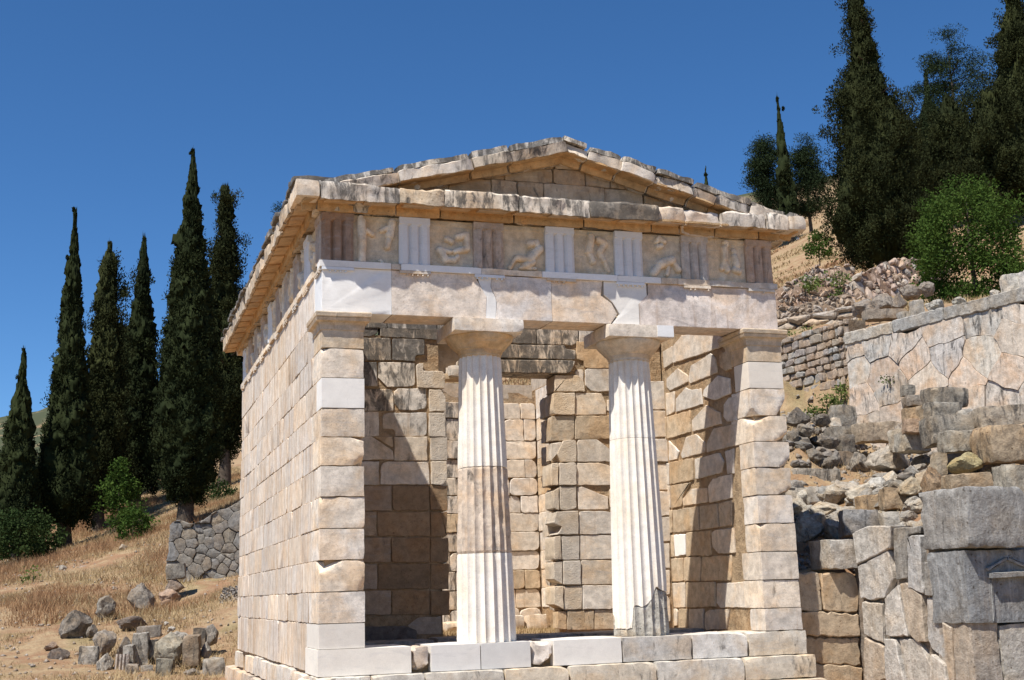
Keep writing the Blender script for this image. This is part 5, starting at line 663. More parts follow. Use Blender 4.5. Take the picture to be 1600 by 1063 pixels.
def metope(u0,u1,side,caps,kind=('marble',(.74,.63,.48))):
    hgt=5.475-4.842; w=u1-u0; R=72 if not side else 30
    us=np.linspace(0,1,R); vs_=np.linspace(0,1,R); G=np.zeros((R,R)); sd=rng.uniform(0,50)
    UU,VV=np.meshgrid(us,vs_)
    NZ=np.array([[noise.noise(Vector((a*5+sd,b*5,0))) for a in us] for b in vs_])
    for (a,b,r) in caps:
        a=np.array(a);b=np.array(b); d=b-a; L2=d@d+1e-9
        t=np.clip(((UU-a[0])*d[0]+(VV-a[1])*d[1])/L2,0,1)
        dist=np.hypot(UU-a[0]-t*d[0],VV-a[1]-t*d[1])*(1+.18*NZ)*1.12
        h=np.where(dist<r,np.sqrt(np.clip(r*r-dist*dist,0,None))*.62+.035,0); G=np.maximum(G,h)
    P=[]; 
    for j in range(R):
        for i in range(R):
            n=.008*NZ[j,i]*.5
            a=u0+w*us[i]; z=4.842+hgt*vs_[j]
            if vs_[j]>.9: n+=.012
            P.append((a,.045-n,z) if not side else (.081-n,a,z))
    ids=np.arange(R*R).reshape(R,R); q=np.stack([ids[:-1,:-1].ravel(),ids[:-1,1:].ravel(),ids[1:,1:].ravel(),ids[1:,:-1].ravel()],1)
    P=np.array(P); v,c=centred(P); pan=obj('metope',mesh_np('metope',v,quads=q,smooth=True),MAT[kind[0]],FRZ,c,jit(rng,kind[1]),.04)
    keep=[k for k in q if G.ravel()[k].max()>0]
    if keep:
        D=P.copy(); g=G.ravel()*.85-.004
        if not side: D[:,1]-=g
        else: D[:,0]-=g
        used=sorted(set(int(i) for k in keep for i in k)); mp={a:i for i,a in enumerate(used)}
        vv,c=centred(D[used]); obj('relief_figure',mesh_np('relief_figure',vv,[tuple(mp[int(i)] for i in k) for k in keep],smooth=True),MAT['marble'],FRZ,c,(.80,.70,.56),.0)
for i in range(6): metope(TGX[i]+TGW/2,TGX[i+1]-TGW/2,False,RELIEF[i])
for i in range(9): metope(TGY[i]+TGW/2,TGY[i+1]-TGW/2,True,RELIEF[(i*2+1)%6] if i%2==0 else RELIEF[(i+3)%6])
# right side entablature, plain stone courses
rbE=core('entablature',TEM,(6.15,.5,4.7),(6.52,LEN,5.49),'marble',(.5,.41,.31),.1)
core('entablature',TEM,(.6,9.27,4.6),(6.0,LEN-.05,4.9),'marble',(.5,.41,.31),.1)
# horizontal cornice
COR=core('cornice',TEM,(.2,.1,5.49),(6.4,.48,5.74),'marble',(.5,.4,.3),.1)
CP=[(.34,5.49),(-.022,5.487),(-.055,5.487),(-.062,5.575),(-.09,5.605),(-.305,5.575),(-.31,5.556),(-.345,5.556),(-.352,5.755),(-.33,5.785),(.34,5.80)]
CJ=[-.044,.988,1.586,2.607,3.614,4.622,5.05,5.599,6.30,6.645]
CK=[(0,.6,0),(-.0,.35,0),(.0,.55,0),(.0,.65,0),(0,.95,0),(.05,.05,.02),(.10,.05,-.01),(.02,.5,0),(.0,.55,0)]
for i in range(len(CJ)-1):
    dy,w,dz=CK[i]; pr=[(a+(dy if a<-.2 else 0),b) for a,b in CP]
    k='cr' if i!=1 else 'oc'
    if i in (5,6): k=('marble',(.66,.56,.46))
    sweep('block',COR,pr,(0,1,0),(0,0,1),(CJ[i]+.005,rng.uniform(-.015,.015),dz+rng.uniform(-.015,.01)),(CJ[i+1]-.005,rng.uniform(-.015,.015),dz+rng.uniform(-.015,.01)),k,w,rng,rough=.023 if i not in (5,6) else .034)
rbox('corner_block',COR,(-.345,-.345,5.572),(-.05,.30,5.79),'cr',.18,rng,res=.06,r=.014,rough=.01)
rbox('corner_block',COR,(6.652,-.345,5.57),(6.94,.30,5.785),'cr',.15,rng,res=.06,r=.03,rough=.015,chips=[((1,-1,1),(.08,.1,.06))])
rbox('corner_bed',COR,(-.06,-.05,5.487),(.06,.3,5.6),'cr',.1,rng,res=.08,r=.02)
def cprof(s): return [(s*a,b) for a,b in CP]
y=.305; i=0
while y<LEN-.02:
    e=min(y+rng.uniform(.85,1.1),LEN+.2)
    if LEN-e<.4: e=LEN+.3
    sweep('block',COR,CP,(1,0,0),(0,0,1),(rng.uniform(-.008,.008),y+.005,0),(rng.uniform(-.008,.008),e-.005,rng.uniform(-.008,.008)),('marble',(.60,.49,.37)),.45,rng,rough=.016)
    y=e
y=.305
while y<LEN:
    e=min(y+1.2,LEN+.3)
    sweep('block',COR,[(6.6-a,b) for a,b in CP],(1,0,0),(0,0,1),(0,y+.005,0),(0,e-.005,0),'cr',.2,rng,rough=.012,step=.2,sub=.15)
    y=e
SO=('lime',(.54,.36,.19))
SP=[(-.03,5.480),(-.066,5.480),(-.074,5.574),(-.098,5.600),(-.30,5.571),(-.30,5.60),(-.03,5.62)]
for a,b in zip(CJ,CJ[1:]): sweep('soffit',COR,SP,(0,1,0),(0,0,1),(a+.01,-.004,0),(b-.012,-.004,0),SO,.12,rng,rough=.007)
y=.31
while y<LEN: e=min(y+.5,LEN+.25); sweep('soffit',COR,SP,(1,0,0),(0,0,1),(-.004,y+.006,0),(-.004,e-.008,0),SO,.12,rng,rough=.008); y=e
# mutules under the left eaves
for k in range(20):
    yc=.236+.5063*k
    vs=[]
    for (x,z) in ((-.10,5.600),(-.285,5.573)):
        for yy in (yc-.205,yc+.205):
            for dz in (.006,-.026): vs.append((x+rng.uniform(-.008,.008),yy+rng.uniform(-.012,.012),z+dz))
    F=[(0,1,3,2),(4,6,7,5),(0,4,5,1),(2,3,7,6),(1,5,7,3),(0,2,6,4)]
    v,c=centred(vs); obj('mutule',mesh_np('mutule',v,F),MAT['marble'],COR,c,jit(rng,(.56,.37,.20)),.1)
for k in range(13):
    xc=.236+.50675*k
    vs=[]
    for (yv,z) in ((-.10,5.600),(-.285,5.573)):
        for xx in (xc-.2,xc+.2):
            for dz in (.006,-.022): vs.append((xx+rng.uniform(-.008,.008),yv,z+dz))
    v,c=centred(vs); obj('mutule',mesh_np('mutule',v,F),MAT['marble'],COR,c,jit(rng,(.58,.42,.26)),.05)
# weathered tile edge lying on the left eaves
y=-.25
while y<LEN+.2:
    e=y+rng.uniform(.35,.75)
    rbox('eaves_slab',COR,(-.385+rng.uniform(-.03,.05),y+.012,5.79+rng.uniform(-.005,.01)),(.2,e-.012,5.86+rng.uniform(-.02,.05)),('marble',(.56,.51,.45)),.85,rng,res=.09,r=.025,rough=.02,amp=.02,ampscale=4)
    y=e
# pediment
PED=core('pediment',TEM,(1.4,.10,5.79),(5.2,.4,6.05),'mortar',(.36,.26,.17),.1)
sl=.2610; ztop=lambda x:5.862+sl*(x if x<3.29 else 6.58-x)
def clip(poly,a,b,c):
    o=[]; n=len(poly)
    for i in range(n):
        p,q=poly[i],poly[(i+1)%n]; dp=a*p[0]+b*p[1]+c; dq=a*q[0]+b*q[1]+c
        if dp>=0: o.append(p)
        if dp*dq<0: t=dp/(dp-dq); o.append((p[0]+(q[0]-p[0])*t,p[1]+(q[1]-p[1])*t))
    return o
TY=[(5.79,6.12,[.5,1.05,1.75,2.35,2.72,3.1,4.0,4.6,5.15,6.0]),(6.123,6.34,[1.6,2.1,2.55,3.25,3.72,4.1,4.35,4.9]),(6.343,6.62,[2.4,2.9,3.28,3.9,4.3])]
for z0,z1,xs in TY:
    for a,b in zip(xs,xs[1:]):
        poly=[(a,z0),(b-.005,z0),(b-.005,z1),(a,z1)]
        poly=clip(poly,sl,-1,5.862-.17); poly=clip(poly,-sl,-1,5.862-.17+sl*6.58)
        if len(poly)>2:
            A=abs(sum(poly[i][0]*poly[(i+1)%len(poly)][1]-poly[(i+1)%len(poly)][0]*poly[i][1] for i in range(len(poly))))/2
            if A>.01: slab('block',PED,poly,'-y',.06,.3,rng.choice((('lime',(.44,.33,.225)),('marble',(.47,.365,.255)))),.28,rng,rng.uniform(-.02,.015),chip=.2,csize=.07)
# raking cornice
RAK=core('raking_cornice',TEM,(2.7,.1,6.1),(3.9,.35,6.4),'mortar',(.36,.26,.17),.1)
th=math.atan(sl)
RP=[(.32,-.26),(-.03,-.262),(-.045,-.225),(-.06,-.18),(-.29,-.19),(-.32,-.19),(-.328,-.06),(-.31,-.05),(.32,-.05)]
LX=[-.30,.02,.956,1.963,2.50,3.295]; RX=[3.295,3.671,4.15,4.642,5.237,5.57,6.10,6.68,6.9]
def rake(x0,x1,side,i):
    dirv=np.array([math.cos(th),0,math.sin(th)*(1 if side<0 else -1)]); nrm=np.array([-math.sin(th)*(1 if side<0 else -1),0,math.cos(th)])
    dz=rng.uniform(-.022,.012); dyv=rng.uniform(-.02,.02)
    p0=np.array([x0+.004,dyv,ztop(x0)+dz-.045]); p1=np.array([x1-.004,dyv+rng.uniform(-.01,.01),ztop(x1)+dz-.045+rng.uniform(-.012,.012)])
    dz2=rng.uniform(0,.05)
    pr=[(a+(dz2 if (a<-.3 and rng.random()<.3) else 0),b) for a,b in RP]
    if x0<.01 or x1>6.85: pr=[(a,b if b>-.1 else b+.10) for a,b in pr]
    sweep('block',RAK,pr,(0,1,0),nrm,p0,p1,'cr' if rng.random()<.8 else ('marble',(.5,.42,.33)),rng.choice((.2,.35,.5)),rng,rough=.018)
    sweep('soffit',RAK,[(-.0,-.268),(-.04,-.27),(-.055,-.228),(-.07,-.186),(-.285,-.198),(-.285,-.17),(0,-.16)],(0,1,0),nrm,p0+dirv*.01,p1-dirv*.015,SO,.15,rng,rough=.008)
    # weathered slab on top
    h=rng.uniform(.015,.045)
    fo=rng.uniform(-.005,.03)
    sweep('tile_slab',RAK,[(-.33+fo,-.046),(.3,-.046),(.3,h),(-.325+fo,h)],(0,1,0),nrm,p0+dirv*.01,p1-dirv*rng.uniform(.0,.06),('marble',(.62,.57,.50)),.72,rng,rough=.018)
for i in range(len(LX)-1): rake(LX[i],LX[i+1],-1,i)
for i in range(len(RX)-1): rake(RX[i],RX[i+1],1,i)
# platform: stylobate and lower steps
WS=('new',(.70,.675,.635))
SX=[(-.012,1.14,'wh'),(1.385,2.02,'wh'),(2.024,2.68,'wh'),(2.985,3.92,'wh'),(3.93,4.92,('marble',(.62,.57,.50))),(4.93,5.74,('marble',(.64,.60,.54))),(5.755,6.635,('marble',(.62,.58,.51)))]
for i,(a,b,k) in enumerate(SX):
    old=not isinstance(k,str)
    ch=[((-1,-1,1),(.5,.16,.03)),] if i==6 else ([((1,-1,1),(.3,.2,.05))] if i==5 else [])
    rbox('block',plat,(a,-.022,-.315),(b-.006,.98 if i==0 else .86,0),k if old else WS,.28 if old else 0,rng,res=.07,r=.016 if old else .004,rough=.01 if old else .001,chips=ch)
for a,b in ((1.16,1.37),(2.70,2.97)):
    rbox('broken_block',plat,(a,.0,-.30),(b,.7,-.015),('marble',(.66,.58,.5)),.1,rng,res=.05,r=.05,rough=.03,amp=.035,ampscale=6,chips=[((1,-1,-1),(.2,.3,.14))])
jx=[-.05,.62,1.28,2.3,3.15,4.35,5.62,6.70]
for a,b in zip(jx,jx[1:]): rbox('block',plat,(a+.004,-.12-rng.uniform(0,.01),-.622),(b-.006,.5,-.32),('marble',(.60,.54,.45)),.30,rng,res=.08,r=.025,rough=.016,chips=[((rng.choice((-1,1)),-1,1),(.25,.1,.05))])
jx=[-.15,1.0,2.4,3.5,4.9,5.9,6.80]
for a,b in zip(jx,jx[1:]): rbox('block',plat,(a+.004,-.26,-1.05),(b-.006,.3,-.628),('marble',(.56,.49,.40)),.2,rng,res=.12,r=.03,rough=.02)
# plinth of the left side
y=1.0
while y<LEN+.1:
    e=y+rng.uniform(.8,1.5)
    if LEN+.15-e<.5: e=LEN+.15
    if not 7.2<y<8.4: rbox('plinth_block',plat,(-.045+rng.uniform(-.02,.015),y+.01,-.62),(.3,e-.01,-.305-rng.uniform(0,.03)),'cr',.08,rng,res=.12,r=.03,rough=.02)
    y=e
y=.3
while y<LEN+.2:
    e=y+rng.uniform(.9,1.6)
    rbox('plinth_block',plat,(-.12+rng.uniform(-.03,.02),y+.01,-1.15),(.2,e-.01,-.63-rng.uniform(0,.05)),('marble',(.60,.49,.38)),.1,rng,res=.14,r=.04,rough=.03)
    y=e
rbox('broken_block',plat,(-.16,.35,-.72),(.0,.95,-.36),('marble',(.66,.54,.44)),.05,rng,res=.07,r=.06,rough=.03,amp=.03,ampscale=6)
# earth floor and threshold
fx=np.linspace(.5,6.1,30); fy=np.linspace(.7,9.3,46); FX,FY=np.meshgrid(fx,fy)
FZ=np.array([noise.noise(Vector((a*1.3,b*1.3,8)))*.035-.11 for a,b in zip(FX.ravel(),FY.ravel())])
vv,c=centred(np.stack([FX.ravel(),FY.ravel(),FZ],1)); ids=np.arange(46*30).reshape(46,30)
obj('earth_floor',mesh_np('earth_floor',vv,quads=np.stack([ids[:-1,:-1].ravel(),ids[:-1,1:].ravel(),ids[1:,1:].ravel(),ids[1:,:-1].ravel()],1),smooth=True),MAT['ground'],TEM,c)
for a,b in ((.62,1.9),(1.92,2.9),(2.92,4.05),(4.07,4.9),(4.92,6.0)):
    rbox('threshold_block',plat,(a,1.75,-.3),(b-.01,2.45,.025+rng.uniform(-.02,.01)),('grey',(.33,.31,.285)),.3,rng,res=.12,r=.02,rough=.012)
for (a,b,yy,s) in ((4.35,4.9,8.55,.32),(4.95,5.5,8.7,.28),(5.55,5.95,8.6,.30),(3.9,4.3,8.8,.2)):
    rbox('fallen_block',rw,(a,yy,-.12),(b,yy+.4,-.12+s),'cr',.15,rng,res=.09,r=.05,rough=.03,amp=.03,ampscale=5)

# ------------------------------------------------------------------ walls of stones
def vec(a): return np.array(a,float)
def voronoi(seeds,bound,asp=1.):
    S=[(a,b*asp) for a,b in seeds]; Bd=[(a,b*asp) for a,b in bound]; out=[]
    for i,(x,y) in enumerate(S):
        poly=Bd
        near=sorted(range(len(S)),key=lambda j:(S[j][0]-x)**2+(S[j][1]-y)**2)[1:18]
        for j in near:
            mx,my=(x+S[j][0])/2,(y+S[j][1])/2; a,b=x-S[j][0],y-S[j][1]
            poly=clip(poly,a,b,-(a*mx+b*my))
            if len(poly)<3: break
        if len(poly)>=3: out.append([(a,b/asp) for a,b in poly])
    return out
def shrink(poly,g):
    c=np.mean(poly,0); o=[]
    for p in poly:
        d=np.array(p)-c; L=np.linalg.norm(d)+1e-6; o.append(tuple(c+d*max(.3,(L-g)/L)))
    return o
def warp(poly,a,sc=1.7):
    o=[]
    for i in range(len(poly)):
        p,q=np.array(poly[i]),np.array(poly[(i+1)%len(poly)]); k=max(1,int(np.linalg.norm(q-p)/.11))
        for j in range(k):
            t=p+(q-p)*j/k; d=noise.noise_vector(Vector((t[0]*sc,t[1]*sc,7.)))*a+noise.noise_vector(Vector((t[0]*sc*4,t[1]*sc*4,3.)))*a*.2; o.append((t[0]+d.x,t[1]+d.y))
    return o
def rects(rows,L,rng,wf,j=.018):
    o=[]
    for i,(z0,z1) in enumerate(rows):
        x=-.15
        while x<L:
            w=wf(x); e=min(x+w,L)
            if L-e<.08: e=L
            q=lambda: rng.uniform(-j,j)
            o.append([(x+.008+q()*.5,z0+.008+q()),(e-.008+q()*.5,z0+.008+q()),(e-.008+q()*.5,z1-.008+q()),(x+.008+q()*.5,z1-.008+q())]); x=e
    return o
def stone_wall(name,label,P0,P1,h,bound,seeds,kinds,rng,depth=.35,gap=.012,asp=1.,bev=.02,rough=.012,crust=(0,.3),thick=.5,chip=.1,step=.12,bulge=.0,off=.03,mort=(.33,.26,.19),stonename='stone',cat='wall',back=.07,tilt=0.,wa=0.,polys=None):
    P0=vec(P0);P1=vec(P1); U=P1-P0; Uz=U.copy(); L=np.linalg.norm(U[:2]); U[2]=0; U/=np.linalg.norm(U)
    V=np.array([0,0,1.]); Nn=np.cross(U,V)
    V=V-Nn*tilt; V/=np.linalg.norm(V); Nn=np.cross(U,V)
    t=thing(name,label,cat,tuple(P0+U*L/2))
    # backing of mortar and earth
    O=P0-Nn*back
    bp=[(a,b) for a,b in bound]
    me,c=slab_mesh('core',shrink(bp,.03),O,U,V,Nn,thick,rng,bev=.02,rough=.0,chip=0,step=.5)
    obj('core',me,MAT['mortar'],t,c,mort,.2)
    n=0
    for poly in (polys or voronoi(seeds,bound,asp)):
        A=abs(sum(poly[i][0]*poly[(i+1)%len(poly)][1]-poly[(i+1)%len(poly)][0]*poly[i][1] for i in range(len(poly))))/2
        if A<.004: continue
        k=rng.choice(kinds)
        slab(stonename,t,warp(shrink(poly,gap),wa) if wa else shrink(poly,gap),(P0,U,V,Nn),0,depth,k,rng.uniform(*crust),rng,rng.uniform(-off,off),bev=bev,rough=rough,chip=chip,step=step,bulge=bulge,rnd=bev*1.6)
        n+=1
    return t,P0,U,Nn
rng=random.Random(21)
# polygonal wall
def jseeds(L,rows,avg,rng,jx=.25,jz=.18):
    s=[]
    for z0,z1 in rows:
        x=-rng.uniform(.1,.5)*avg
        while x<L+avg:
            w=avg*rng.uniform(.7,1.35); s.append((x+w/2,(z0+z1)/2+rng.uniform(-jz,jz)*(z1-z0))); x+=w
    return s
L=8.6
rows=[(-.9,-.15),(-.15,.45),(.45,1.0),(1.0,1.52),(1.52,1.95)]
bd=[(0,-.9),(L,-.9),(L,1.93),(0,1.93)]
PK=[('poly',(.57,.505,.435)),('poly',(.59,.49,.395)),('poly',(.55,.515,.46)),('poly',(.60,.52,.43))]
pw0=np.array([PW0[0],PW0[1],3.77]); pw1=np.array([*(PW0+PWD*L),3.77])
pt,_,PU,PN=stone_wall('polygonal_wall','pale wall of large curved polygonal stones under a grey capping course',pw0,pw1,2,bd,jseeds(L,rows,.92,rng,jz=.3),PK,rng,depth=.45,gap=.005,bev=.005,rough=.010,crust=(.15,.5),thick=.7,step=.09,off=.02,mort=(.12,.095,.07),wa=.14)
a=0
while a<L:
    e=a+rng.uniform(.75,1.4)
    slab('capping_stone',pt,[(a+.006,1.945),(min(e,L),1.945),(min(e,L),2.22+rng.uniform(-.02,.03)),(a+.006,2.22)],(pw0,PU,np.array([0,0,1.]),PN),0,.6,('grey',(.40,.37,.325)),.25,rng,.03,chip=.2,bev=.025,rough=.015)
    a=e
# coursed rubble wall to the left of it
w2a,w2b=vec(W2[0]),vec(W2[1]); L2=np.linalg.norm((w2b-w2a)[:2])
z=-.1; rws=[]
while z<1.32: h=rng.uniform(.15,.24); rws.append((z,min(z+h,1.42))); z+=h
sd=[]
for i,(z0,z1) in enumerate(rws):
    x=-.1
    while x<L2+.2:
        w=rng.uniform(.2,.5) if x<L2*.7 else rng.uniform(.12,.26); sd.append((x+w/2,(z0+z1)/2+rng.uniform(-.03,.03))); x+=w
CKS=[('grey',(.34,.265,.205)),('grey',(.38,.305,.235)),('grey',(.34,.29,.25)),('grey',(.40,.315,.24)),('grey',(.36,.34,.31))]
stone_wall('rubble_wall','coursed wall of small brown stones meeting the end of the polygonal wall',w2a,w2b,1.4,[(-.2,-.1),(L2,-.1),(L2,1.42),(-.2,1.42)],sd,CKS,rng,depth=.25,gap=.012,asp=1.6,bev=.016,rough=.014,crust=(.05,.3),step=.1,off=.04,mort=(.17,.13,.09),chip=.4,polys=rects(rws,L2,rng,lambda x:rng.uniform(.22,.5) if x<L2*.68 else rng.uniform(.12,.26)))
# flat stone ledge
w3a,w3b=vec(W3[0]),vec(W3[1]); L3=np.linalg.norm((w3b-w3a)[:2])
sd=[]
for (z,w0,w1) in ((.12,.5,.9),(.36,.55,1.1),(.54,.6,1.2)):
    x=-.2
    while x<L3+.3: w=rng.uniform(w0,w1); sd.append((x+w/2,z+rng.uniform(-.04,.04))); x+=w
stone_wall('dry_stone_ledge','low ledge of flat overhanging brown stones beside the temple architrave',w3a,w3b,.6,[(-.3,0),(L3+.3,0),(L3+.3,.62),(-.3,.62)],sd,[('grey',(.36,.31,.26)),('grey',(.42,.35,.28))],rng,depth=.5,gap=.03,asp=2.2,bev=.05,rough=.03,crust=(.1,.3),off=.15,step=.12,mort=(.12,.09,.07),bulge=.03,back=.2)
# pink rubble bank
for (pa,pb,lab) in ((W4[0],W4[1],'pinkish rubble bank below the dry grass slope'),(W4[1],W4[2],'pinkish rubble bank behind the trunks of the big cypress')):
    pa,pb=vec(pa),vec(pb); Lw=np.linalg.norm((pb-pa)[:2]); sl4=(pb[2]-pa[2])/Lw
    sd=[(rng.uniform(-.2,Lw+.2),rng.uniform(-.3,2.0)) for _ in range(190)]
    bd=[(0,-.5),(Lw,-.5+sl4*Lw),(Lw,1.55+sl4*Lw),(Lw*.55,1.75+sl4*Lw*.5),(Lw*.3,1.3+sl4*Lw*.3),(0,.8)]
    sd=[(x,zz+sl4*x) for x,zz in sd]
    stone_wall('rubble_bank',lab,pa,pb,1.6,bd,sd,[('grey',(.40,.30,.24)),('grey',(.44,.345,.275)),('grey',(.43,.33,.27)),('grey',(.40,.35,.30))],rng,depth=.35,gap=.02,bev=.045,rough=.03,crust=(.05,.25),off=.14,step=.13,mort=(.26,.185,.135),bulge=.03,tilt=.35,wa=.1)
pa,pb=vec(W4B[0]),vec(W4B[1]); Lw=np.linalg.norm((pb-pa)[:2]); sl4=(pb[2]-pa[2])/Lw
sd=[(rng.uniform(-.2,Lw+.2),rng.uniform(-.3,1.2)) for _ in range(130)]; sd=[(x,zz+sl4*x) for x,zz in sd]
stone_wall('rubble_bank','lower bank of tan rubble just above the ledge of flat stones',pa,pb,1.2,[(0,-.4),(Lw,-.4+sl4*Lw),(Lw,.95+sl4*Lw),(Lw*.5,.8+sl4*Lw*.5),(0,.55)],sd,[('grey',(.36,.29,.23)),('grey',(.40,.33,.265)),('grey',(.33,.29,.25))],rng,depth=.35,gap=.02,bev=.04,rough=.03,crust=(.1,.3),off=.12,step=.13,mort=(.24,.18,.13),bulge=.03,tilt=.5,wa=.1)
# fieldstone wall left of the temple
w5a,w5b=vec(W5[0]),vec(W5[1]); L5=np.linalg.norm((w5b-w5a)[:2])
sd=[(rng.uniform(0,L5),rng.uniform(-.2,2.4)) for _ in range(48)]
for it in range(3):   # relax
    sd=[tuple(np.mean(pl,0)) for pl in voronoi(sd,[(0,-.3),(L5,-.1),(L5,2.5),(0,2.5)])]
GK=[('grey',(.22,.205,.185)),('grey',(.26,.24,.21)),('grey',(.24,.215,.185)),('grey',(.215,.205,.19))]
stone_wall('fieldstone_wall','grey fieldstone retaining wall of rounded boulders behind the temple corner',w5a,w5b,2.2,[(-.05,-.3),(L5,-.1),(L5,2.35),(L5*.72,2.05),(L5*.45,1.75),(L5*.28,1.62),(L5*.08,1.68),(0.02,1.5)],sd,GK,rng,depth=.3,gap=.004,bev=.014,rough=.016,crust=(.15,.4),off=.05,step=.1,mort=(.2,.17,.14),bulge=.012,wa=.14)
w5a,w5b=vec(W5B[0]),vec(W5B[1]); L5=np.linalg.norm((w5b-w5a)[:2])
sd=[(rng.uniform(0,L5),rng.uniform(0,.8)) for _ in range(60)]
stone_wall('rubble_patch','patch of small broken grey rubble against the temple side wall',w5a,w5b,.8,[(.08,.15),(.3,0),(L5,-.15),(L5,.75),(L5*.6,.68),(.05,.55)],sd,[('grey',(.36,.33,.30)),('grey',(.42,.39,.35))],rng,depth=.15,gap=.02,bev=.03,rough=.02,crust=(.05,.25),off=.07,step=.08,bulge=.03,tilt=.8)
# retaining wall at right
RW=thing('retaining_wall','weathered grey block retaining wall at the lower right with a carved gable panel','wall',(8.3,-1.4,-1.0))
rng=random.Random(5)
rc=core('core',RW,(7.70,-2.0,-1.2),(9.6,.35,1.2),'mortar',(.25,.21,.17),.2)
for k,w,poly in RETSIDE: slab('block',RW,poly,'-x',7.6,.3,k,w,rng,rng.uniform(-.03,.03),chip=.1,csize=.06,bev=.012,rough=.016,rnd=.02)
rbox('block',RW,(7.58,-2.40,.985),(8.47,-1.45,1.74),'mg',.28,rng,res=.06,r=.045,rough=.02,amp=.016,ampscale=5,chips=[((1,-1,1),(.09,.2,.1)),((-1,-1,-1),(.1,.12,.06))])
gb=rbox('gabled_block',RW,(7.585,-2.24,.07),(9.7,-1.5,.965),('gstreak',(.26,.258,.25)),.3,rng,res=.08,r=.03,rough=.012)
gb['label']='grey block carved with a small gable over a recessed panel'
rbox('block',RW,(7.62,-2.20,-.85),(8.02,-1.5,.14),'tn',.08,rng,res=.09,r=.03,rough=.02)
rbox('block',RW,(8.03,-2.215,-.85),(9.8,-1.5,.055),('grey',(.50,.44,.36)),.12,rng,res=.09,r=.03,rough=.02)
# carved gable: raised mouldings on the block face
def bar(name,a,b,w,pr,yy=-2.242):
    a=np.array(a);b=np.array(b); d=(b-a)/np.linalg.norm(b-a); n=np.array([-d[1],d[0]])
    poly=[tuple(a),tuple(b),tuple(b+n*w),tuple(a+n*w)]
    me,c=slab_mesh(name,poly,np.array([0,yy,0]),np.array([1.,0,0]),np.array([0,0,1.]),np.array([0,-1.,0]),.05,rng,bev=.008,rough=.004,chip=0,rnd=.004,proud=pr)
    obj(name,me,MAT['grey'],RW,c,(.30,.30,.295),.2)
bar('gable_moulding',(7.90,.70),(8.20,.83),.04,.05); bar('gable_moulding',(8.20,.83),(8.52,.71),.04,.05)
bar('gable_moulding',(7.91,.61),(8.52,.62),.07,.10)
bar('gable_moulding',(7.95,.09),(7.975,.60),.03,.018); bar('gable_moulding',(8.47,.10),(8.48,.60),.03,.018)
# wall across the gap between the temple and the retaining wall
CW=thing('cross_wall','ochre rough block wall filling the gap right of the temple front','wall',(7.1,.4,-1.0))
core('core',CW,(6.62,.38,-1.2),(7.75,.7,.72),'mortar',(.30,.21,.13),.1)
for k,w,poly in CROSS: slab('block',CW,poly,'-y',.30,.3,('lime',(.46,.36,.25)),w+.1,rng,rng.uniform(-.03,.02),chip=.15,bev=.014,rough=.03,rnd=.03)
rbox('capping_block',CW,(7.22,.16,.80),(7.64,.75,1.22),'lg',.1,rng,res=.07,r=.04,rough=.02,amp=.01,ampscale=5)

# ------------------------------------------------------------------ loose rocks and fallen blocks
def icosphere(sub):
    import bmesh
    bm=bmesh.new(); bmesh.ops.create_icosphere(bm,subdivisions=sub,radius=1.)
    v=np.array([x.co[:] for x in bm.verts]); f=[tuple(q.index for q in p.verts) for p in bm.faces]; bm.free(); return v,f
IV,IF=icosphere(4)
def rock_mesh(seed):
    r=random.Random(seed); v=IV.copy()
    for _ in range(16):
        n=np.array([r.gauss(0,1) for _ in range(3)]); n/=np.linalg.norm(n); d=r.uniform(.55,.88)
        e=v@n-d; v-=np.outer(np.clip(e,0,None)*.93,n)
    o=r.uniform(0,99)
    v=np.array([p+np.array(noise.noise_vector(Vector(p*2.2)+Vector((o,0,0))))*.10+np.array(noise.noise_vector(Vector(p*6)+Vector((o,0,0))))*.045+np.array(noise.noise_vector(Vector(p*15)+Vector((o,0,0))))*.02 for p in v])
    v=(v-(v.max(0)+v.min(0))/2)/(v.max(0)-v.min(0))
    return crisp(mesh_np('rock',v,IF),.45)
rocks=[rock_mesh(40+i) for i in range(10)]
for m in rocks: m.materials.append(MAT['grey'])
rng=random.Random(77)
for i,(name,kind,base,size,yaw,colr,cr,label,cat,grp) in enumerate(ROCKS):
    w,d,h=size
    if kind=='r':
        o=bpy.data.objects.new(name,rocks[i%len(rocks)]); o.scale=(w*(.92 if base[0]<4 else 1.04),d*(.9 if base[0]<4 else 1),h*1.0)
        o.color=(*[q*(.84 if base[0]<4 else .9) for q in (colr[0]*1.05,colr[1],colr[2]*.92)],cr+.2); link(o,(base[0],base[1],base[2]+h*.42)); o.rotation_euler=(rng.uniform(-.12,.12),rng.uniform(-.12,.12),yaw if abs(w-d)<.3*w else yaw*.3)
    else:
        ch=[((rng.choice((-1,1)),rng.choice((-1,1)),1),(w*rng.uniform(.1,.3),d*.3,h*rng.uniform(.1,.3))) for _ in range(2)]
        me=rbox_mesh(name,(w,d,h),rng,res=max(.05,min(w,d,h)/6,max(w,d,h)/16),r=min(w,h)*.08,rough=.02,chips=ch,amp=min(w,h)*.05,ampscale=2.5/max(.3,min(w,h)))
        o=obj(name,me,MAT['grey'],None,(base[0],base[1],base[2]+h*.48),tuple(q*(.8 if base[0]<4 else .9) for q in (colr[0]*1.05,colr[1],colr[2]*.92)),cr+.2); o.rotation_euler=(rng.uniform(-.06,.06),rng.uniform(-.06,.06),-.32+yaw*.5)
    tag(o,label,cat,'stones strewn on the slope left of the temple' if base[0]<4 else ('stones on and behind the polygonal wall' if base[2]>5 else 'fallen blocks and boulders right of the temple'))
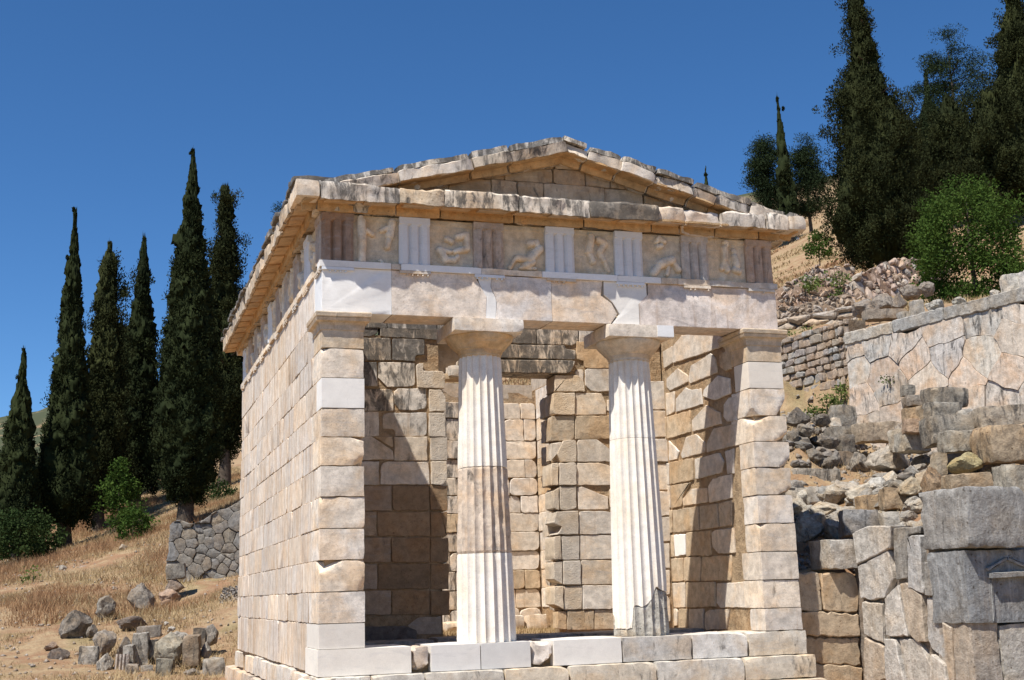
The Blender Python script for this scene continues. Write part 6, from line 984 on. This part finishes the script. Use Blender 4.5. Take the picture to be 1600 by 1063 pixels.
# fragment of a triglyph standing among the strewn stones
tp=[q for q in ROCKS if q[0]=='carved_fragment'][0][2]
prof=[(-.14,0),(-.14,.05),(-.10,.07),(-.075,.02),(-.05,.07),(-.02,.07),(.0,.02),(.02,.07),(.05,.07),(.075,.02),(.10,.07),(.14,.05),(.14,0)]
vs=[];f=[];m=len(prof)
for z in (0,.15,.3,.40): vs+=[(a*(1+.02*noise.noise(Vector((a*9,z*9,0)))),-b*(1 if z<.4 else .8)-.02*noise.noise(Vector((a*7,z*5,3))),z) for a,b in prof]
for k in range(3):
    for i in range(m): f.append((k*m+i,k*m+(i+1)%m,(k+1)*m+(i+1)%m,(k+1)*m+i))
f.append(tuple(range(m))); f.append(tuple(3*m+i for i in range(m)))
tf=obj('triglyph_fragment',mesh_np('triglyph_fragment',vs,f),MAT['grey'],None,(tp[0]+.32,tp[1]-.1,tp[2]),(.42,.36,.31),.2)
tag(tf,'small fluted triglyph piece standing among the strewn stones','stone fragment'); tf.rotation_euler=(-.05,.04,-.3)
# heaps of broken stone between the larger blocks: one thing each, its stones are parts
def heap(label,quad,n,smin,smax,cols,seed):
    r=random.Random(seed); cx=sum(q[0] for q in quad)/4; cy=sum(q[1] for q in quad)/4
    t=thing('rubble_heap',label,'rubble',(cx,cy,float(height([cx],[cy])[0])),'rubble heaps on the right terraces')
    for k in range(n):
        a,b=r.random(),r.random()
        x=(quad[0][0]*(1-a)+quad[1][0]*a)*(1-b)+(quad[3][0]*(1-a)+quad[2][0]*a)*b; y=(quad[0][1]*(1-a)+quad[1][1]*a)*(1-b)+(quad[3][1]*(1-a)+quad[2][1]*a)*b
        z=float(height([x],[y])[0]); q=smin*(smax/smin)**r.random()
        o=bpy.data.objects.new('stone',rocks[r.randrange(len(rocks))]); o.scale=(q*r.uniform(.8,1.4),q*r.uniform(.7,1.1),q*r.uniform(.5,.9)); o.color=(*jit(r,r.choice(cols),.15),r.uniform(.05,.35))
        link(o,(x,y,z+o.scale[2]*.28),t); o.rotation_euler=(r.uniform(-.3,.3),r.uniform(-.3,.3),r.uniform(0,6.28))
for i,(lab,quad,n,a,b,cols) in enumerate(HEAPS): heap(lab,quad,n,a,b,cols,300+i)
# gravel and chips
def scatter_chips(name,label,n,region,seed,smin,smax,col):
    r=np.random.default_rng(seed); x=r.uniform(region[0],region[1],n); y=r.uniform(region[2],region[3],n); z=height(x,y)
    s=smin*(smax/smin)**r.random(n)
    base=np.array([(1,0,-.2),(-.3,.9,-.2),(-.6,-.8,-.2),(.1,0,.7),(.5,.6,.3)]); F=np.array([(0,1,4),(1,3,4),(0,4,3),(1,2,3),(2,0,3),(0,2,1)])
    a=r.uniform(0,6.28,n); ca,sa=np.cos(a),np.sin(a); B=base[None]*r.uniform(.6,1.3,(n,5,3))
    Vx=(B[:,:,0]*ca[:,None]-B[:,:,1]*sa[:,None])*s[:,None]+x[:,None]; Vy=(B[:,:,0]*sa[:,None]+B[:,:,1]*ca[:,None])*s[:,None]+y[:,None]; Vz=B[:,:,2]*s[:,None]+z[:,None]+.02
    Vv=np.stack([Vx,Vy,Vz],2).reshape(-1,3); Q=(F[None]+5*np.arange(n)[:,None,None]).reshape(-1,3)
    o=obj(name,mesh_np(name,Vv,quads=Q),MAT['grey'],None,(0,0,0),col,.1); o['kind']='stuff'; o['label']=label; o['category']='gravel'
scatter_chips('loose_stones','loose stones and chips scattered on the dry slope left of the temple',2200,(-7,1.2,9,45),1,.02,.08,(.34,.29,.24))
scatter_chips('loose_rubble','loose rubble scattered over the terraces right of the temple',4500,(6.8,15,.6,10.5),2,.025,.12,(.30,.265,.225))

# ------------------------------------------------------------------ trees
trap=lambda y,x: float(np.sum((y[1:]+y[:-1])*.5*np.diff(x)))
def quads_from(c,ax,ay,name):
    n=len(c); V=np.stack([c-ax,c-ay*.55+ax*.1,c+ax,c+ay*.55+ax*.1],1).reshape(-1,3)
    return V,np.arange(4*n).reshape(n,4)
def make_tree(kind,name,base,H,prof,label,seed,opt):
    r=np.random.default_rng(seed); D=np.linalg.norm(np.array(base)-np.array(CAM[0]))
    t=thing(name,label,'shrub' if kind=='s' and 'shrub' in name else ('weeds' if name=='weed_clump' else 'tree'),base,{'cypress_tree':'cypress trees on the hillside','pine_tree':'pine trees on the hillside','green_tree':None}.get(name,'shrubs and weeds'))
    pz=np.array([q[0] for q in prof])[::-1]*H; pr=np.array([q[1] for q in prof])[::-1]
    R=lambda z:np.interp(z,pz,pr)
    leaf=min(max((.0018 if kind in 'ckp' else .0027)*D,.05),.5); pr=pr*(np.interp(pz/H,(0.,.45,.75,1.),(1.18,.98,.80,.5)) if kind=='c' else {'k':1.12}.get(kind,1.05))
    zlo,zhi=pz[0],min(pz[-1],H)
    zz=np.linspace(zlo,zhi,200); area=2*np.pi*trap(R(zz),zz)
    w=R(zz)+.05; cdf=np.cumsum(w); cdf/=cdf[-1]
    def zs(n): return np.interp(r.random(n),cdf,zz)
    cc=[];cr=[]
    sd=r.uniform(0,90)
    if kind in 'ck':
        crad=max(.16,.0072*D)*(1. if kind=='c' else 1.15); n=int((1.55 if kind=='c' else 1.2)*area/(crad*crad))
        z=zs(n); a=r.uniform(0,6.283,n)
        lob=np.array([noise.noise(Vector((math.cos(q)*1.3+sd,math.sin(q)*1.3,p*.55))) for q,p in zip(a,z)])
        rad=np.clip(R(z)*((.93 if kind=='c' else (.84 if opt.get('big') else .78))+.22*lob*(1 if kind=='c' else 1.6))-crad*.35+r.normal(0,crad*.22,n),.02,None)
        cc.append(np.stack([np.cos(a)*rad,np.sin(a)*rad,z],1)); cr.append(crad*r.uniform(.4,.85,n)*np.clip(R(z)/(crad*1.6),.28,1))
        if kind=='k':
            nb=int(30+H*3.6)
            if opt.get('fork'): nb=int(nb*.8)
            for b in range(nb):
                z0=np.interp(r.random(),cdf,zz)*.97; a0=r.uniform(0,6.283); Lb=R(z0)*r.uniform(.75,1.3); m=int(5+Lb/crad*2.2)
                s=np.linspace(.25,1,m); zz2=z0+s*Lb*r.uniform(-.05,.35)+s**2*Lb*r.uniform(.0,.45)
                a2=a0+r.normal(0,.07,m)
                cc.append(np.stack([np.cos(a2)*s*Lb,np.sin(a2)*s*Lb,np.clip(zz2,zlo,None)],1)+r.normal(0,crad*.25,(m,3))); cr.append(crad*r.uniform(.5,1.0,m)*(1.15-.45*s))
        if opt.get('fork'):
            s=np.linspace(0,1,14); cc.append(np.stack([.3+s*1.0,0*s,H*.74+s*H*.15+s*s*H*.02],1)+r.normal(0,.07,(14,3))); cr.append(crad*(.9-.4*s))
        per=int(72 if kind=='c' else 56)
    elif kind=='p':
        crad=max(.3,.0105*D); nb=int(44+H*2.2)
        for b in range(nb):
            z0=np.interp(r.random(),cdf,zz); a0=r.uniform(0,6.283); Lb=R(z0)*r.uniform(.5,1.15); m=int(2+Lb/crad*1.5)
            s=np.sqrt(np.linspace(.12,1,m)); a2=a0+r.normal(0,.22,m)
            cc.append(np.stack([np.cos(a2)*s*Lb,np.sin(a2)*s*Lb,z0+s*Lb*.28],1)+r.normal(0,crad*.25,(m,3))*np.array([1,1,.4])); cr.append(crad*r.uniform(.5,.95,m))
        per=120
    else:
        crad=max(.10,(.0125 if kind=='d' else .0075)*D); vol=trap(np.pi*R(zz)**2,zz); n=int(min(1600,.9*vol/crad**3)+area/(crad*crad)*.6)
        z=zs(n); a=r.uniform(0,6.283,n); f=r.random(n)**.25
        lob=np.array([noise.noise(Vector((math.cos(q)*1.6+sd,math.sin(q)*1.6,p*.9))) for q,p in zip(a,z)])
        rad=R(z)*f*(.95+.5*lob)
        cc.append(np.stack([np.cos(a)*rad,np.sin(a)*rad,z],1)); cr.append(crad*r.uniform(.5,1.2,n)); per=110 if kind=='d' else 46
    C=np.concatenate(cc); Rr=np.concatenate(cr); n=len(C)
    L=n*per; idx=np.repeat(np.arange(n),per)
    d=r.normal(0,1,(L,3)); d/=np.linalg.norm(d,axis=1)[:,None]; d[:,2]*=(1.25 if kind in 'ck' else .75)
    P=C[idx]+d*(Rr[idx]*r.random(L)**.45)[:,None]
    ax=d*.55+r.normal(0,.45,(L,3)); 
    if kind in 'ck': ax[:,2]+=.75
    ax/=np.linalg.norm(ax,axis=1)[:,None]+1e-9; sd_=r.normal(0,1,(L,3)); ay=np.cross(ax,sd_); ay/=np.linalg.norm(ay,axis=1)[:,None]+1e-9
    s=leaf*r.uniform(.5,1.2,L)[:,None]*(.75 if kind in 'ds' else 1.)
    V,Q=quads_from(P,ax*s*.62,ay*s*(.5 if kind in 'ck' else (.3 if kind=='p' else .7)),name)
    mk={'c':'cyp','k':'cyp2','p':'pine','d':'green','s':'green' if name=='green_shrub' else ('weed' if name=='weed_clump' else 'dkgreen')}[kind]
    if kind in 'ck':   # the dense, lumpy mass of the crown under the outer sprays
        st=max(.085,.0019*D); rows=int((zhi-zlo)/st)+2; m=max(16,int(6.283*pr.max()*.8/st)); zc=np.linspace(zlo,zhi*.992,rows); th=np.linspace(0,2*np.pi,m,endpoint=False)
        TH,ZC=np.meshgrid(th,zc); TH=TH.ravel()+r.normal(0,.25/m,rows*m); ZC=ZC.ravel(); k0=.84 if kind=='c' else (.62 if opt.get('big') else .58)
        r0=R(ZC); X0,Y0=np.cos(TH)*r0,np.sin(TH)*r0; f1=1/(crad*1.5); f2=1/(crad*.6)
        b1=np.array([noise.noise(Vector((a*f1+sd,b*f1,c*f1*.8))) for a,b,c in zip(X0,Y0,ZC)]); b2=np.array([noise.noise(Vector((a*f2,b*f2+sd,c*f2*.8))) for a,b,c in zip(X0,Y0,ZC)])
        lb=np.array([noise.noise(Vector((math.cos(q)*1.3+sd,math.sin(q)*1.3,p*.55))) for q,p in zip(TH,ZC)])
        rc_=np.clip(r0*(k0+.22*lb*(1 if kind=='c' else 1.6))+(crad*(.5*b1+.4*b2)-.25*crad+np.abs(r.normal(0,1,rows*m))*st*.9)*np.clip(r0/(crad*1.6),.2,1),.015,None)
        fade=np.clip((ZC-zlo)/(crad*2.5),0,1); rc_*=.25+.75*np.sqrt(fade)
        TH=TH+r.normal(0,1.1/m*2.5,rows*m)
        CV=np.stack([np.cos(TH)*rc_,np.sin(TH)*rc_,ZC+r.normal(0,st*.8,rows*m)+np.abs(r.normal(0,st,rows*m))],1)
        i0=np.arange(rows-1)[:,None]*m+np.arange(m)[None]; i1=np.arange(rows-1)[:,None]*m+(np.arange(m)[None]+1)%m
        CQ=np.stack([i0,i1,i1+m,i0+m],2).reshape(-1,4)
        Q=np.concatenate([Q,CQ+len(V)]); V=np.concatenate([V,CV])
    lean=np.array([r.normal(0,.012),r.normal(0,.012)])
    V[:,0]+=V[:,2]*lean[0]; V[:,1]+=V[:,2]*lean[1]
    obj('crown',mesh_np(name+'_crown',V,quads=Q),MAT[mk],t,base)
    # trunk and limbs
    rt=.017*H+.04 if kind!='s' else .02+.01*H
    segs=[]
    def tube(pts,rad,vs,fs,m=8):
        b=len(vs)
        for k,(p,q) in enumerate(zip(pts,rad)):
            for i in range(m):
                a=6.2832*i/m; vs.append((p[0]+math.cos(a)*q,p[1]+math.sin(a)*q,p[2]))
        for k in range(len(pts)-1):
            for i in range(m): fs.append((b+k*m+i,b+k*m+(i+1)%m,b+(k+1)*m+(i+1)%m,b+(k+1)*m+i))
    vs=[];fs=[]; top=H*(.9 if kind!='s' else .6)
    hs=np.linspace(-.4,top,10)
    hs=hs if name!='weed_clump' else np.linspace(-.03,top,10)
    tube([(lean[0]*h+.05*math.sin(h*1.3+seed)*(0 if name=='weed_clump' else 1),lean[1]*h,h) for h in hs],[max(.015,rt*(1.25 if k==0 else 1)*(1-.9*k/9)) for k in range(10)],vs,fs,10)
    for b in range({'p':16,'d':9,'s':5}.get(kind,8)):
        z0=r.uniform(zlo*.9 if kind!='p' else H*.3,zhi*.85); a0=r.uniform(0,6.283); Lb=R(min(max(z0,pz[0]),pz[-1]))*.85; k=np.linspace(0,1,5)
        tube([(math.cos(a0)*Lb*q,math.sin(a0)*Lb*q,z0+Lb*.3*q) for q in k],[max(.01,rt*.3*(1-.8*q)) for q in k],vs,fs,6)
    obj('trunk',mesh_np(name+'_trunk',vs,fs,smooth=True),MAT['bark'],t,base)
for (kind,name,base,H,prof,label,seed,opt) in TREES: make_tree(kind,name,base,H,prof,label,seed,opt)

# ------------------------------------------------------------------ dry grass
def grass(name,label,n,reg,seed,hmin,hmax,wid,mat,thr,dens=1.,lean=.55,excl=None,scale=.35):
    r=np.random.default_rng(seed); x=r.uniform(reg[0],reg[1],n); y=r.uniform(reg[2],reg[3],n)
    nz=np.array([noise.noise(Vector((a*scale,b*scale,seed)))+.5*noise.noise(Vector((a*scale*3,b*scale*3,seed))) for a,b in zip(x,y)])
    k=nz>thr+r.uniform(-.15,.15,n)
    if excl is not None: k&=excl(x,y)
    x=x[k];y=y[k];nz=nz[k];z=height(x,y); n=len(x)
    h=(hmin+(hmax-hmin)*np.clip((nz-thr)*1.1,0,1))*r.uniform(.5,1.2,n); a=r.uniform(0,6.283,n); w=wid*r.uniform(.6,1.3,n)
    lx=r.normal(0,lean,n)*h; ly=r.normal(0,lean,n)*h
    V=np.stack([np.stack([x-np.cos(a)*w,y-np.sin(a)*w,z-.03],1),np.stack([x+np.cos(a)*w,y+np.sin(a)*w,z-.03],1),np.stack([x+lx,y+ly,z+h],1)],1).reshape(-1,3)
    o=obj(name,mesh_np(name,V,quads=np.arange(3*n).reshape(n,3)),MAT[mat]); o['kind']='stuff'; o['label']=label; o['category']='grass'
leftok=lambda x,y:(x<-.3)|(y>10.6)
grass('dry_grass','straw coloured dry grass on the slope left of the temple',150000,(-12,5,9,62),1,.06,.34,.011,'straw',-.25,excl=leftok)
grass('dry_grass','taller reddish dry grass on the slope above the boulders',120000,(-11,4,19,60),2,.10,.58,.012,'straw2',-.02,excl=leftok,scale=.2)
grass('dry_grass','short dry grass between the ruins right of the temple',26000,(6.8,15,1.2,10.5),3,.05,.22,.012,'straw',.05,scale=.5)
grass('dry_grass','dry grass on the far hillside right of the temple',130000,(20,100,28,190),4,.15,.5,.09,'straw',-.1,scale=.12)
grass('dry_grass','reddish dry grass on the far hillside right of the temple',50000,(20,90,40,170),5,.2,.55,.09,'straw2',.15,scale=.1)
grass('dry_grass','dry grass growing on the terraces above the polygonal wall',26000,(6,30,8.5,34),6,.1,.4,.03,'straw',.05,scale=.3,excl=lambda x,y:inside_dist(x,y,BPOLY)<-.2)
# dry grass inside the cella
r=np.random.default_rng(9); n=5000; x=r.uniform(.8,5.9,n); y=r.uniform(3.4,9.1,n); z=np.full(n,-.12); h=r.uniform(.03,.12,n); a=r.uniform(0,6.28,n)
V=np.stack([np.stack([x-np.cos(a)*.01,y-np.sin(a)*.01,z],1),np.stack([x+np.cos(a)*.01,y+np.sin(a)*.01,z],1),np.stack([x+r.normal(0,.03,n),y+r.normal(0,.03,n),z+h],1)],1).reshape(-1,3)
o=obj('dry_grass',mesh_np('floor_grass',V,quads=np.arange(3*n).reshape(n,3)),MAT['straw']); o['kind']='stuff'; o['label']='short dry grass on the earth floor inside the temple'; o['category']='grass'

# ------------------------------------------------------------------ visitor on the far path
def skin_obj(name,pts,edges,rad,mat,parent,loc):
    me=bpy.data.meshes.new(name); me.from_pydata(pts,edges,[])
    me.skin_vertices.new(name='skin') if hasattr(me,'skin_vertices') and len(me.skin_vertices)==0 and False else None
    o=obj(name,me,mat,parent,loc)
    md=o.modifiers.new('skin','SKIN'); 
    sv=me.skin_vertices[0].data
    for i,q in enumerate(rad): sv[i].radius=(q,q)
    sv[0].use_root=True
    o.modifiers.new('sub','SUBSURF').levels=2; o.modifiers['sub'].render_levels=2
    return o
zp=float(height([PER[0]],[PER[1]])[0])
ploc=(PER[0],PER[1],zp)
BP=[(0,0,.92),(0,0,1.12),(0,0,1.36),(0,-.01,1.48),(0,-.03,1.58),(0,-.03,1.68),(.19,0,1.38),(.25,.02,1.10),(.24,-.08,.86),(-.19,0,1.38),(-.25,.02,1.10),(-.22,-.10,.88),(.10,0,.86),(.11,-.02,.48),(.12,.02,.06),(.12,-.12,.03),(-.10,0,.86),(-.12,.02,.48),(-.12,.08,.06),(-.12,-.06,.03)]
BE=[(0,1),(1,2),(2,3),(3,4),(4,5),(2,6),(6,7),(7,8),(2,9),(9,10),(10,11),(0,12),(12,13),(13,14),(14,15),(0,16),(16,17),(17,18),(18,19)]
BR=[.13,.12,.13,.055,.09,.085,.065,.045,.035,.065,.045,.035,.09,.06,.04,.035,.09,.06,.04,.035]
pb=skin_obj('person',BP,BE,BR,MAT['skin'],None,ploc); tag(pb,'person in pale clothes standing by a trunk on the far hillside path','person')
CI=[0,1,2,6,7,9,10,12,13,14,16,17,18]; mp={a:i for i,a in enumerate(CI)}
skin_obj('clothing',[BP[i] for i in CI],[(mp[a],mp[b]) for a,b in BE if a in mp and b in mp],[BR[i]+.03 for i in CI],MAT['cloth'],pb,ploc)
